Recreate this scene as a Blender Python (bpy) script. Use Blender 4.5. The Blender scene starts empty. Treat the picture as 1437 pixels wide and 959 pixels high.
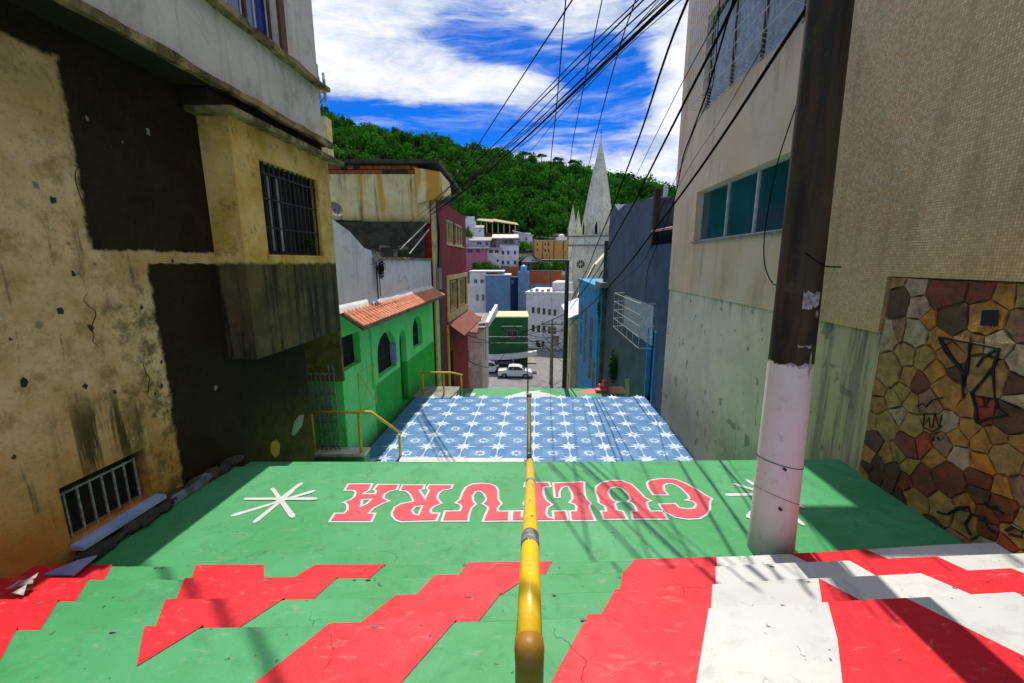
import bpy, bmesh, math, random
import numpy as np
from mathutils import Vector, Matrix
random.seed(7); np.random.seed(7)
S = bpy.context.scene
# ------------------------------------------------------------------ camera, world, sun, exposure
PITCH = math.radians(10.95); CP, SP = math.cos(PITCH), math.sin(PITCH)
cam_d = bpy.data.cameras.new('camera'); cam_d.sensor_width = 36; cam_d.lens = 580/1437*36
cam_d.clip_start = .05; cam_d.clip_end = 3000
cam = bpy.data.objects.new('camera', cam_d); S.collection.objects.link(cam)
cam.location = (0, 0, 0); cam.rotation_euler = (math.pi/2-PITCH, 0, 0); S.camera = cam
SUN_EL = math.radians(62); SUN_AZ = math.radians(2.2)
sv = Vector((math.sin(SUN_AZ)*math.cos(SUN_EL), math.cos(SUN_AZ)*math.cos(SUN_EL), math.sin(SUN_EL)))
sd = bpy.data.lights.new('sun', 'SUN'); sd.energy = 1.85; sd.angle = math.radians(.5); sd.color = (1, .94, .83)
so = bpy.data.objects.new('sun', sd); S.collection.objects.link(so); so.rotation_euler = sv.to_track_quat('Z', 'Y').to_euler()
S.view_settings.view_transform = 'Standard'; S.view_settings.look = 'None'
S.view_settings.gamma = 1; S.view_settings.exposure = 1.42; S.view_settings.use_curve_mapping = False

class NB:
    "small node builder"
    def __init__(s, nt): s.nt = nt; s.n = nt.nodes; s.l = nt.links
    def new(s, t, **k):
        o = s.n.new(t)
        for a, v in k.items(): setattr(o, a, v)
        return o
    def put(s, sock, v):
        if isinstance(v, bpy.types.NodeSocket): s.l.new(v, sock)
        elif v is not None:
            if isinstance(v, (tuple, list)) and sock.type == 'RGBA' and len(v) == 3: v = (*v, 1)
            sock.default_value = v
    def m(s, op, a, b=None, c=None, clamp=False):
        o = s.new('ShaderNodeMath', operation=op, use_clamp=clamp)
        s.put(o.inputs[0], a)
        if b is not None: s.put(o.inputs[1], b)
        if c is not None: s.put(o.inputs[2], c)
        return o.outputs[0]
    def vm(s, op, a, b=None):
        o = s.new('ShaderNodeVectorMath', operation=op); s.put(o.inputs[0], a)
        if b is not None: s.put(o.inputs[1], b)
        return o.outputs[0]
    def mix(s, f, a, b, mode='MIX'):
        o = s.new('ShaderNodeMix', data_type='RGBA', blend_type=mode)
        s.put(o.inputs[0], f); s.put(o.inputs[6], a); s.put(o.inputs[7], b); return o.outputs[2]
    def noise(s, vec, scale, detail=4, rough=.55, dist=0.):
        o = s.new('ShaderNodeTexNoise'); s.put(o.inputs['Vector'], vec); s.put(o.inputs['Scale'], scale)
        o.inputs['Detail'].default_value = detail; o.inputs['Roughness'].default_value = rough
        o.inputs['Distortion'].default_value = dist; return o.outputs[0]
    def noisec(s, vec, scale, detail=3):
        o = s.new('ShaderNodeTexNoise'); s.put(o.inputs['Vector'], vec); s.put(o.inputs['Scale'], scale)
        o.inputs['Detail'].default_value = detail; return o.outputs['Color']
    def voro(s, vec, scale, feature='F1', out='Distance', rnd=1.):
        o = s.new('ShaderNodeTexVoronoi', feature=feature); s.put(o.inputs['Vector'], vec)
        o.inputs['Scale'].default_value = scale; o.inputs['Randomness'].default_value = rnd; return o.outputs[out]
    def step(s, x, lo, hi):   # smooth ramp 0..1 between lo and hi
        o = s.new('ShaderNodeMapRange', interpolation_type='SMOOTHSTEP'); s.put(o.inputs[0], x)
        s.put(o.inputs[1], lo); s.put(o.inputs[2], hi); return o.outputs[0]
    def sep(s, v):
        o = s.new('ShaderNodeSeparateXYZ'); s.put(o.inputs[0], v); return o.outputs
    def comb(s, x, y, z):
        o = s.new('ShaderNodeCombineXYZ'); s.put(o.inputs[0], x); s.put(o.inputs[1], y); s.put(o.inputs[2], z); return o.outputs[0]

# world: physical daylight sky with drifting cloud
W = bpy.data.worlds.new('World'); S.world = W; W.use_nodes = True
W.node_tree.nodes.clear(); nb = NB(W.node_tree)
sky = nb.new('ShaderNodeTexSky', sky_type='NISHITA'); sky.sun_disc = False
sky.sun_elevation = SUN_EL; sky.sun_rotation = SUN_AZ; sky.air_density = .75; sky.dust_density = .1; sky.ozone_density = 5
tc = nb.new('ShaderNodeTexCoord').outputs['Generated']
dx, dy, dz = nb.sep(nb.vm('NORMALIZE', tc))
az = nb.m('ARCTAN2', dx, dy); el = nb.m('ARCSINE', dz)
wv = nb.comb(nb.m('MULTIPLY', az, 1.5), nb.m('MULTIPLY', el, 5.2), 3.7)
wv = nb.vm('ADD', wv, nb.vm('SCALE', nb.vm('SUBTRACT', nb.noisec(wv, 1.7, 3), (.5, .5, .5))))
wv.node.inputs  # noqa
def scale_of(v, k):
    o = nb.new('ShaderNodeVectorMath', operation='SCALE'); nb.put(o.inputs[0], v); o.inputs['Scale'].default_value = k; return o.outputs[0]
wv0 = nb.comb(nb.m('MULTIPLY', az, 1.5), nb.m('MULTIPLY', el, 5.2), 3.7)
wv = nb.vm('ADD', wv0, scale_of(nb.vm('SUBTRACT', nb.noisec(wv0, 1.7, 3), (.5, .5, .5)), .55))
n1 = nb.m('ADD', nb.m('MULTIPLY', nb.noise(wv, 1.9, 10, .62), .72), nb.m('MULTIPLY', nb.noise(nb.vm('MULTIPLY', wv, (.9, 2.6, 1.)), 3.6, 10, .70), .34))
def blob(a, e, ra, re, k):   # a bank of cumulus at azimuth a, elevation e (degrees)
    u = nb.m('DIVIDE', nb.m('SUBTRACT', az, math.radians(a)), math.radians(ra))
    v = nb.m('DIVIDE', nb.m('SUBTRACT', el, math.radians(e)), math.radians(re))
    d = nb.m('ADD', nb.m('MULTIPLY', u, u), nb.m('MULTIPLY', v, v))
    return nb.m('MULTIPLY', nb.m('POWER', 2.718, nb.m('MULTIPLY', d, -1.)), k)
bias = blob(-19, 25, 13, 5, .20)
for b in ((21.5, 19, 4, 6, .5), (-8, 20.8, 18, 2.0, .20), (-12, 16.3, 13, 1.9, -.40), (-3, 24.8, 6, 1.8, -.24), (12, 20, 5, 3.8, -.34), (10, 10.5, 16, 2.6, .26), (-8, 13.2, 8, 1.2, .1), (6, 26.5, 8, 2, .12),
          (8, 15, 9, 1.4, .1), (-40, 20, 16, 9, .15), (45, 24, 16, 10, .15), (0, 58, 150, 22, .22), (180, 35, 120, 25, .15)):  # the wide overhead bank is out of view, added to lift the skylight
    bias = nb.m('ADD', bias, blob(*b))
n2 = nb.m('ADD', n1, bias)
cover = nb.m('MULTIPLY', nb.step(n2, .50, .68), .96)
thick = nb.step(nb.m('ADD', n2, nb.m('MULTIPLY', nb.noise(wv, 7, 10, .70), .8)), .90, 1.36)
ccol = nb.mix(thick, (1.55, 1.82, 2.4), (3.1, 3.12, 3.2))
skyc = nb.mix(1., sky.outputs[0], (.015, .18, .44), 'MULTIPLY')
cirrus = nb.m('MULTIPLY', nb.step(nb.noise(nb.vm('MULTIPLY', wv, (1., 2.2, 1.)), 2.6, 9, .68), .42, .70), .42)
skyc = nb.mix(cirrus, skyc, (2.0, 2.3, 2.9))
fin = nb.mix(cover, skyc, ccol)
bg = nb.new('ShaderNodeBackground'); nb.put(bg.inputs[0], fin); bg.inputs[1].default_value = .13
wo = nb.new('ShaderNodeOutputWorld'); nb.l.new(bg.outputs[0], wo.inputs[0])

# ------------------------------------------------------------------ survey of the place: a sight line through an image point, met with real planes
def ray(px, py):
    c, u = (px-718.5)/580, (479.5-py)/580
    return Vector((c, CP+u*SP, -SP+u*CP))
def at_y(px, py, y): r = ray(px, py); return r*(y/r.y)
def at_z(px, py, z): r = ray(px, py); return r*(z/r.z)
K = .0626                      # both house rows follow the alley: x = base + K*y
def at_wall(px, py, base): r = ray(px, py); return r*(base/(r.x-K*r.y))
DIR = Vector((K, 1, 0)).normalized(); OUTL = Vector((1, -K, 0)).normalized(); OUTR = -OUTL
LB, RB = -3.42, 3.435

# ------------------------------------------------------------------ objects
def wloc(o):
    v = Vector(o.location); p = o.parent
    while p: v += Vector(p.location); p = p.parent
    return v
def tagp(o, label=None, cat=None, group=None, kind=None):
    if label: o['label'] = label
    if cat: o['category'] = cat
    if group: o['group'] = group
    if kind: o['kind'] = kind
    return o
def thing(name, label, cat, loc, group=None):
    o = bpy.data.objects.new(name, None); S.collection.objects.link(o); o.location = loc; o.empty_display_size = .2
    return tagp(o, label, cat, group)
class MB:
    def __init__(s): s.v = []; s.f = []; s.mi = []
    def face(s, pts, mi=0):
        i = len(s.v); s.v += [tuple(p) for p in pts]; s.f.append(tuple(range(i, i+len(pts)))); s.mi.append(mi); return s
    def hexa(s, p, mi=0):   # p: 4 bottom ccw, 4 top ccw
        i = len(s.v); s.v += [tuple(q) for q in p]
        for f in ((3, 2, 1, 0), (4, 5, 6, 7), (0, 1, 5, 4), (1, 2, 6, 5), (2, 3, 7, 6), (3, 0, 4, 7)): s.f.append(tuple(i+k for k in f)); s.mi.append(mi)
        return s
    def box(s, x0, x1, y0, y1, z0, z1, mi=0):
        return s.hexa([(x0, y0, z0), (x1, y0, z0), (x1, y1, z0), (x0, y1, z0), (x0, y0, z1), (x1, y0, z1), (x1, y1, z1), (x0, y1, z1)], mi)
    def wbox(s, base, o0, o1, y0, y1, z0, z1, mi=0):   # box that follows the alley walls
        X = lambda y, o: base+K*y+o
        b = [(X(y0, o0), y0), (X(y0, o1), y0), (X(y1, o1), y1), (X(y1, o0), y1)]
        return s.hexa([(x, y, z0) for x, y in b]+[(x, y, z1) for x, y in b], mi)
    def fbox(s, O, U, N, u0, u1, n0, n1, z0, z1, mi=0):   # box in a facade frame
        P = lambda u, n, z: O+U*u+N*n+Vector((0, 0, z))
        b = [(u0, n1), (u1, n1), (u1, n0), (u0, n0)]
        return s.hexa([P(u, n, z0) for u, n in b]+[P(u, n, z1) for u, n in b], mi)
    def tube(s, pts, r, n=6, cap=True, mi=0):
        pts = [Vector(p) for p in pts]; rs = r if isinstance(r, (list, tuple)) else [r]*len(pts); base = len(s.v)
        up = None
        for k, p in enumerate(pts):
            d = (pts[min(k+1, len(pts)-1)]-pts[max(k-1, 0)]).normalized()
            if up is None: up = Vector((0, 0, 1)) if abs(d.z) < .9 else Vector((1, 0, 0))
            a = d.cross(up).normalized(); b = a.cross(d).normalized(); up = b
            for j in range(n):
                t = 2*math.pi*(j+.5)/n; s.v.append(tuple(p+(a*math.cos(t)+b*math.sin(t))*rs[k]))
        for k in range(len(pts)-1):
            for j in range(n):
                q = base+k*n; s.f.append((q+j, q+(j+1) % n, q+n+(j+1) % n, q+n+j)); s.mi.append(mi)
        if cap:
            s.f.append(tuple(base+j for j in range(n))[::-1]); q = base+(len(pts)-1)*n; s.f.append(tuple(q+j for j in range(n))); s.mi += [mi, mi]
        return s
    def prism(s, poly, ax, d0, d1, mi=0):   # poly: 2D list; ax 'z','y','x'
        def P(a, b, d): return {'z': (a, b, d), 'y': (a, d, b), 'x': (d, a, b)}[ax]
        n = len(poly); i = len(s.v); s.v += [P(a, b, d0) for a, b in poly]+[P(a, b, d1) for a, b in poly]
        s.f.append(tuple(i+k for k in range(n))); s.f.append(tuple(i+n+k for k in range(n))[::-1])
        for k in range(n): s.f.append((i+k, i+n+k, i+n+(k+1) % n, i+(k+1) % n))
        s.mi += [mi]*(n+2); return s
    def build(s, name, mats, parent=None, smooth=False, bevel=0, loc=None):
        if not isinstance(mats, (list, tuple)): mats = [mats]
        off = wloc(parent) if parent else Vector((0, 0, 0))
        if loc is not None: off = off+Vector(loc)
        me = bpy.data.meshes.new(name); me.from_pydata([(x-off.x, y-off.y, z-off.z) for x, y, z in s.v], [], s.f)
        for m_ in mats: me.materials.append(m_)
        me.polygons.foreach_set('material_index', s.mi); me.update()
        bm = bmesh.new(); bm.from_mesh(me)
        bmesh.ops.remove_doubles(bm, verts=bm.verts, dist=1e-5)
        if len(bm.faces) < 60000 and all(len(f.verts) for f in bm.faces): bmesh.ops.recalc_face_normals(bm, faces=bm.faces)
        if bevel: bmesh.ops.bevel(bm, geom=[e for e in bm.edges if len(e.link_faces) == 2 and e.calc_face_angle(0) > .6], offset=bevel, segments=2, affect='EDGES')
        bm.to_mesh(me); bm.free()
        if smooth:
            for p in me.polygons: p.use_smooth = True
        o = bpy.data.objects.new(name, me); S.collection.objects.link(o); o.parent = parent
        if loc is not None: o.location = loc
        return o
def holed(mb, O, U, N, w, h, holes, depth, mi=0, rmi=None):
    "a facade sheet with real openings and reveals; holes = (u0,u1,z0,z1) from O"
    rmi = mi if rmi is None else rmi
    us = sorted({0, w, *[q for H in holes for q in H[:2]]}); zs = sorted({0, h, *[q for H in holes for q in H[2:4]]})
    P = lambda u, z, n=0: O+U*u+N*n+Vector((0, 0, z))
    for a, b in zip(us, us[1:]):
        for c, d in zip(zs, zs[1:]):
            if any(H[0] <= (a+b)/2 <= H[1] and H[2] <= (c+d)/2 <= H[3] for H in holes): continue
            mb.face([P(a, c), P(b, c), P(b, d), P(a, d)], mi)
    for a, b, c, d in [H[:4] for H in holes]:
        for q in (((a, c), (b, c)), ((b, c), (b, d)), ((b, d), (a, d)), ((a, d), (a, c))):
            (u1, z1), (u2, z2) = q; mb.face([P(u1, z1), P(u2, z2), P(u2, z2, -depth), P(u1, z1, -depth)], rmi)
def holed_box(mb, O, U, N, w, d, h, holes, depth=.12, left=(), right=(), mi=0, lmi=None, rmi=None):
    Z = Vector((0, 0, h))
    holed(mb, O, U, N, w, h, list(holes), depth, mi)
    holed(mb, O+U*w, -N, U, d, h, list(right), depth, mi if rmi is None else rmi)
    holed(mb, O-N*d, N, -U, d, h, list(left), depth, mi if lmi is None else lmi)
    mb.face([O-N*d+U*w, O-N*d, O-N*d+Z, O-N*d+U*w+Z], mi)
    mb.face([O+Z, O+U*w+Z, O+U*w-N*d+Z, O-N*d+Z], mi); mb.face([O, O-N*d, O+U*w-N*d, O+U*w], mi)
def window(parent, O, U, N, H, depth, fm, gm, bars=(1, 0), fw=.05, sill=None, name='window', gname='pane', label=None):
    u0, u1, z0, z1 = H[:4]; f = MB(); n0, n1 = -depth, -depth+fw*.9
    f.fbox(O, U, N, u0, u1, n0, n1, z0, z0+fw); f.fbox(O, U, N, u0, u1, n0, n1, z1-fw, z1)
    f.fbox(O, U, N, u0, u0+fw, n0, n1, z0+fw, z1-fw); f.fbox(O, U, N, u1-fw, u1, n0, n1, z0+fw, z1-fw)
    for k in range(bars[0]): u = u0+(u1-u0)*(k+1)/(bars[0]+1); f.fbox(O, U, N, u-fw*.4, u+fw*.4, n0, n1-.004, z0+fw, z1-fw)
    for k in range(bars[1]): z = z0+(z1-z0)*(k+1)/(bars[1]+1); f.fbox(O, U, N, u0+fw, u1-fw, n0, n1-.008, z-fw*.4, z+fw*.4)
    w = f.build(name, fm, parent)
    if label: w['label'] = label
    g = MB(); g.fbox(O, U, N, u0+.005, u1-.005, n0-.02, n0+.008, z0+.005, z1-.005); g.build(gname, gm, w)
    if sill is not None:
        s_ = MB(); s_.fbox(O, U, N, u0-.06, u1+.06, -.02, .05, z0-.06, z0-.003); s_.build('sill', sill, w)
    return w

# ------------------------------------------------------------------ materials
MATS = {}
def newmat(name):
    m = bpy.data.materials.new(name); m.use_nodes = True; m.node_tree.nodes.clear(); b = NB(m.node_tree)
    bs = b.new('ShaderNodeBsdfPrincipled'); out = b.new('ShaderNodeOutputMaterial'); b.l.new(bs.outputs[0], out.inputs[0])
    geo = b.new('ShaderNodeNewGeometry'); return m, b, bs, geo.outputs['Position']
def bumpit(b, bs, h, strength, dist=.02):
    o = b.new('ShaderNodeBump'); o.inputs['Strength'].default_value = strength; o.inputs['Distance'].default_value = dist
    b.put(o.inputs['Height'], h); b.l.new(o.outputs[0], bs.inputs['Normal'])
def surf(name, c1, c2=None, scale=2., rough=.8, bump=.3, stain=None, samt=.5, streak=0., fine=40., metal=0., spec=.4, dist=.01, speck=0.):
    if name in MATS: return MATS[name]
    m, b, bs, P = newmat(name); c2 = c2 or tuple(x*.8 for x in c1)
    n = b.noise(P, scale, 6, .6, .3); col = b.mix(b.step(n, .35, .65), c1, c2)
    if stain:
        s1 = b.noise(P, scale*.7+1.3, 8, .65, .8); f = b.m('MULTIPLY', b.step(s1, .5, .68), samt); col = b.mix(f, col, stain)
    if streak:
        sp = b.vm('MULTIPLY', P, (9, 9, .55)); s2 = b.noise(sp, 1., 5, .6); col = b.mix(b.m('MULTIPLY', b.step(s2, .5, .72), streak), col, stain or (.03, .028, .02))
    fn = b.noise(P, fine, 5, .7); col = b.mix(.35, col, b.mix(fn, (.55, .55, .55), (1.4, 1.4, 1.4)), 'MULTIPLY')
    if speck:
        v = b.noise(P, 17, 3, .5); col = b.mix(b.m('MULTIPLY', b.step(v, .68, .73), speck), col, (.03, .035, .03))
    b.put(bs.inputs['Base Color'], col); b.put(bs.inputs['Roughness'], b.m('ADD', rough-.1, b.m('MULTIPLY', fn, .2)))
    bs.inputs['Metallic'].default_value = metal; bs.inputs['Specular IOR Level'].default_value = spec
    if bump: bumpit(b, bs, b.m('ADD', fn, b.m('MULTIPLY', n, 2)), bump, dist)
    MATS[name] = m; return m
def floor_paint(name, c, c2, rough=.50):
    m, b, bs, P = newmat(name)
    n = b.noise(P, .9, 6, .6, .2); col = b.mix(b.step(n, .3, .7), c, c2)
    n3 = b.noise(P, 5.5, 7, .7, .6); col = b.mix(b.m('MULTIPLY', b.step(n3, .48, .72), .38), col, tuple(x*.45 for x in c))
    # hairline cracks, only in patches
    wp = b.vm('ADD', P, b.vm('MULTIPLY', b.noisec(P, 3.5, 5), (.5, .5, .5)))
    e = b.voro(wp, 1.9, 'DISTANCE_TO_EDGE'); crack = b.m('SUBTRACT', 1, b.step(e, .0, .007))
    gate = b.step(b.noise(P, 2.3, 5), .56, .62); crack = b.m('MULTIPLY', crack, gate)
    col = b.mix(b.m('MULTIPLY', crack, .45), col, (.02, .03, .022))
    sp = b.noise(P, 26, 3, .5); col = b.mix(b.m('MULTIPLY', b.step(sp, .70, .74), .8), col, (.03, .032, .028))
    sc = b.noise(b.vm('MULTIPLY', P, (2.2, 6, 1)), 3, 8, .75, 1.2); col = b.mix(b.m('MULTIPLY', b.step(sc, .54, .76), .42), col, (.40, .40, .33))
    b.put(bs.inputs['Base Color'], col); fn = b.noise(P, 60, 6, .75)
    b.put(bs.inputs['Roughness'], b.m('ADD', rough, b.m('MULTIPLY', b.m('SUBTRACT', n3, .4), .35))); bs.inputs['Specular IOR Level'].default_value = .3
    h = b.m('SUBTRACT', b.m('ADD', b.m('MULTIPLY', fn, .6), b.m('MULTIPLY', b.noise(P, 6, 5), 1.6)), b.m('MULTIPLY', crack, 2))
    bumpit(b, bs, h, .45, .006); return m
M = {}
M['green'] = floor_paint('green_floor_paint', (.040, .27, .085), (.075, .33, .145))
M['red'] = floor_paint('red_floor_paint', (.60, .008, .020), (.68, .018, .034))
M['textred'] = floor_paint('faded_red_floor_paint', (.62, .055, .085), (.66, .08, .11))
M['white'] = floor_paint('white_floor_paint', (.50, .51, .50), (.60, .60, .58))
M['blue'] = floor_paint('blue_floor_paint', (.055, .16, .36), (.09, .21, .41))
M['blue2'] = floor_paint('light_blue_floor_paint', (.085, .21, .42), (.12, .26, .46))
M['worn'] = surf('worn_bare_step', (.20, .22, .17), (.10, .12, .09), 30, .9, .4)
M['starwhite'] = surf('star_white_paint', (.62, .70, .80), (.30, .46, .66), 9, .6, .1, (.12, .22, .42), .55)
M['pink'] = surf('pink_step_paint', (.7, .16, .18), rough=.6)
M['concrete'] = surf('bare_concrete', (.30, .28, .25), (.2, .19, .16), 3, .9, .5, (.06, .05, .035), .6)
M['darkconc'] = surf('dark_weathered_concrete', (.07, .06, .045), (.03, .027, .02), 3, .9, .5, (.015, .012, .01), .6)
M['yellow'] = surf('yellow_pipe_paint', (.84, .55, .004), (.78, .48, .006), 6, .32, .12, (.35, .3, .2), .25, spec=.5)
M['olive'] = surf('olive_pipe_paint', (.17, .135, .012), (.12, .1, .01), 9, .5, .1)
M['brownend'] = surf('brown_pipe_paint', (.34, .16, .012), (.26, .12, .01), 9, .5, .1)
M['tape'] = surf('scuffed_bare_steel', (.33, .32, .3), (.1, .09, .1), 38, .45, .4, (.05, .04, .04), .8)
M['railyel'] = surf('weathered_yellow_rail', (.85, .52, .01), (.72, .45, .03), 7, .5, .1, (.2, .17, .08), .5)
M['steel'] = surf('black_steel', (.018, .017, .018), (.03, .024, .02), 20, .55, .1)
M['bar'] = surf('pale_grille_steel', (.34, .36, .38), (.16, .16, .17), 20, .5, .1)
M['whitebar'] = surf('white_grille_steel', (.66, .68, .68), (.42, .43, .42), 12, .5, .1)
M['cable'] = surf('black_cable', (.012, .012, .014), rough=.9, bump=0, spec=.05)
M['asphalt'] = surf('grey_asphalt', (.22, .21, .21), (.16, .16, .165), 1.2, .9, .3)
M['glass'] = surf('dark_glass', (.012, .018, .02), (.02, .03, .036), 1.5, .12, 0, spec=.6)
M['teal'] = surf('teal_glass', (.004, .065, .08), (.008, .10, .12), .8, .12, 0, spec=.6)
M['blueglass'] = surf('blue_glass', (.012, .03, .26), (.02, .05, .36), 2, .12, 0, spec=.6)
M['void'] = surf('unlit_interior', (.02, .018, .016), rough=.9, bump=0)
M['curtain'] = surf('pale_curtain', (.48, .5, .56), (.3, .32, .38), 6, .8, .1)
M['metalw'] = surf('white_window_frame', (.6, .62, .6), (.45, .46, .45), 5, .5, 0)
M['wood'] = surf('brown_wood', (.16, .08, .035), (.09, .045, .02), 8, .7, .2)
# walls with their own weather
def mat_left_wall():
    m, b, bs, P = newmat('left_house_render'); x, y, z = b.sep(P)
    wn = b.m('SUBTRACT', b.noise(P, 7, 6, .7), .5)
    yw = b.m('ADD', y, b.m('MULTIPLY', wn, .13)); zw = b.m('ADD', z, b.m('MULTIPLY', wn, .10))
    n1 = b.noise(P, 1.7, 9, .68, .15); n2 = b.noise(P, 5., 10, .74, .1); n3 = b.noise(P, 24, 7, .78)
    light = b.mix(b.step(n1, .38, .62), (.84, .60, .36), (.62, .42, .18))
    light = b.mix(b.m('MULTIPLY', b.step(n2, .46, .68), .7), light, (.30, .19, .06))
    light = b.mix(b.m('MULTIPLY', b.step(n3, .50, .72), .5), light, (.12, .095, .045))
    lo = b.m('SUBTRACT', 1, b.step(b.m('ADD', z, b.m('MULTIPLY', b.m('SUBTRACT', n2, .5), 1.1)), -1.9, -1.0))
    moss = b.mix(b.step(n1, .4, .6), (.48, .25, .012), (.54, .17, .012))
    light = b.mix(b.m('MULTIPLY', lo, .75), light, moss)
    sp = b.vm('MULTIPLY', P, (8, 8, .7)); st = b.noise(sp, 1., 6, .7)
    light = b.mix(b.m('MULTIPLY', b.step(st, .57, .7), b.m('MULTIPLY', b.step(n2, .42, .55), .8)), light, (.04, .035, .012))
    # algae fan above the small window
    g = b.m('MULTIPLY', b.m('SUBTRACT', 1, b.step(b.m('ABSOLUTE', b.m('SUBTRACT', y, 3.1)), .15, .45)), b.m('SUBTRACT', 1, b.step(b.m('ABSOLUTE', b.m('SUBTRACT', z, -1.35)), .15, .42)))
    light = b.mix(b.m('MULTIPLY', b.m('MULTIPLY', g, b.step(st, .44, .56)), .9), light, (.035, .036, .008))
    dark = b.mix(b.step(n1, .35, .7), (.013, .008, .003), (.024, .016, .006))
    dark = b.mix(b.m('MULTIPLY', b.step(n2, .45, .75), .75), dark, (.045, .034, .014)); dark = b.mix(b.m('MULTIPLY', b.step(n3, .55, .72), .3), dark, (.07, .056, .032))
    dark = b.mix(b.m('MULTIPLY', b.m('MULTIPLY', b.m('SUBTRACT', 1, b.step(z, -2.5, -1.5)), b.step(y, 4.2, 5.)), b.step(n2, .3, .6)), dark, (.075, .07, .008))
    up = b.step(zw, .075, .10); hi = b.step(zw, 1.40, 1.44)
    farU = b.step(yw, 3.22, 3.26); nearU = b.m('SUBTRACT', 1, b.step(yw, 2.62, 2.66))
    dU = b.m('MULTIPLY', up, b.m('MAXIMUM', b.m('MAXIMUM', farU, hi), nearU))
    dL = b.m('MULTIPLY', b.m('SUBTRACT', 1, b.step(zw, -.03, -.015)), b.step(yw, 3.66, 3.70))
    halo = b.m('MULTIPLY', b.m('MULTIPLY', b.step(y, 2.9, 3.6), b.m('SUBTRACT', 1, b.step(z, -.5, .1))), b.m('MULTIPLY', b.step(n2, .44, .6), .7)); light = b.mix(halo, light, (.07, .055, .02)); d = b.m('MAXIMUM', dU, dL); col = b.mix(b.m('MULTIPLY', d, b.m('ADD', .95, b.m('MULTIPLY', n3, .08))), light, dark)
    # broken rim of the dark coat
    b.put(bs.inputs['Base Color'], col); bs.inputs['Roughness'].default_value = .9; bs.inputs['Specular IOR Level'].default_value = .2
    h = b.m('ADD', b.m('ADD', b.m('MULTIPLY', n2, 1.4), b.m('MULTIPLY', n3, .5)), b.m('MULTIPLY', b.m('SUBTRACT', 1, d), .9)); bumpit(b, bs, h, .8, .02)
    return m
def mat_bay():
    m, b, bs, P = newmat('bay_render'); x, y, z = b.sep(P)
    n1 = b.noise(P, 2.4, 8, .65, .1); n2 = b.noise(P, 8, 9, .74, .1); st = b.noise(b.vm('MULTIPLY', P, (8, 8, .6)), 1., 6, .7)
    zw = b.m('ADD', z, b.m('MULTIPLY', b.m('SUBTRACT', n2, .5), .14))
    a = b.mix(b.step(n1, .35, .65), (.86, .58, .22), (.64, .37, .07)); a = b.mix(b.m('MULTIPLY', b.step(n2, .52, .68), .7), a, (.13, .10, .045))
    c = b.mix(b.step(n1, .4, .62), (.085, .07, .035), (.15, .115, .05)); c = b.mix(b.m('MULTIPLY', b.step(st, .48, .62), .85), c, (.016, .015, .010))
    f = b.step(zw, -.04, .0); b.put(bs.inputs['Base Color'], b.mix(f, c, a)); bs.inputs['Roughness'].default_value = .9; bs.inputs['Specular IOR Level'].default_value = .2
    bumpit(b, bs, b.m('ADD', n2, b.noise(P, 40, 4)), .6, .012); return m
def mat_mosaic():
    m, b, bs, P = newmat('glass_mosaic_render'); x, y, z = b.sep(P)
    uv = b.comb(y, z, 0.); jit = b.vm('ADD', uv, b.vm('MULTIPLY', b.noisec(uv, 40, 2), (.006, .006, 0)))
    br = b.new('ShaderNodeTexBrick'); b.put(br.inputs['Vector'], jit); br.offset = 0.; br.inputs['Scale'].default_value = 1
    br.inputs['Brick Width'].default_value = .024; br.inputs['Row Height'].default_value = .024; br.inputs['Mortar Size'].default_value = .0028
    br.inputs['Color1'].default_value = (.50, .27, .11, 1); br.inputs['Color2'].default_value = (.94, .64, .38, 1); br.inputs['Mortar'].default_value = (.24, .19, .12, 1)
    br.inputs['Bias'].default_value = -.1
    n1 = b.noise(P, .8, 6, .6, .4); col = b.mix(.75, br.outputs[0], b.mix(b.step(n1, .35, .65), (.92, .60, .34), (.80, .48, .18)))
    col = b.mix(.62, col, br.outputs[0])
    st = b.noise(b.vm('MULTIPLY', P, (4, 4, .5)), 1., 6, .65); col = b.mix(b.m('MULTIPLY', b.step(st, .50, .72), .5), col, (.27, .18, .06))
    yel = b.m('SUBTRACT', 1, b.step(z, -.8, 1.6)); col = b.mix(b.m('MULTIPLY', yel, .35), col, (.52, .38, .12))
    n5 = b.noise(P, 9, 6, .7); col = b.mix(b.m('MULTIPLY', b.step(n5, .56, .7), .35), col, (.2, .14, .06))
    b.put(bs.inputs['Base Color'], col); bs.inputs['Roughness'].default_value = .55; bumpit(b, bs, b.m('ADD', b.m('MULTIPLY', br.outputs[1], -1.), b.noise(P, 30, 3)), .5, .003); return m
def mat_mosaic_smooth():   # the far half of the facade: same coat, small chips worn smooth
    m, b, bs, P = newmat('worn_mosaic_render'); x, y, z = b.sep(P)
    n1 = b.noise(P, .8, 6, .6, .4); col = b.mix(b.step(n1, .35, .65), (.84, .60, .41), (.74, .50, .30))
    st = b.noise(b.vm('MULTIPLY', P, (3, 3, .4)), 1., 6, .65); col = b.mix(b.m('MULTIPLY', b.step(st, .52, .72), .5), col, (.25, .17, .08))
    n5 = b.noise(P, 12, 6, .75); col = b.mix(b.m('MULTIPLY', b.step(n5, .56, .7), .25), col, (.2, .15, .09)); f = b.noise(P, 60, 4, .7)
    col = b.mix(.4, col, b.mix(f, (.6, .6, .6), (1.4, 1.4, 1.4)), 'MULTIPLY')
    b.put(bs.inputs['Base Color'], col); bs.inputs['Roughness'].default_value = .65; bumpit(b, bs, b.m('ADD', f, n5), .35, .006); return m
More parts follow.
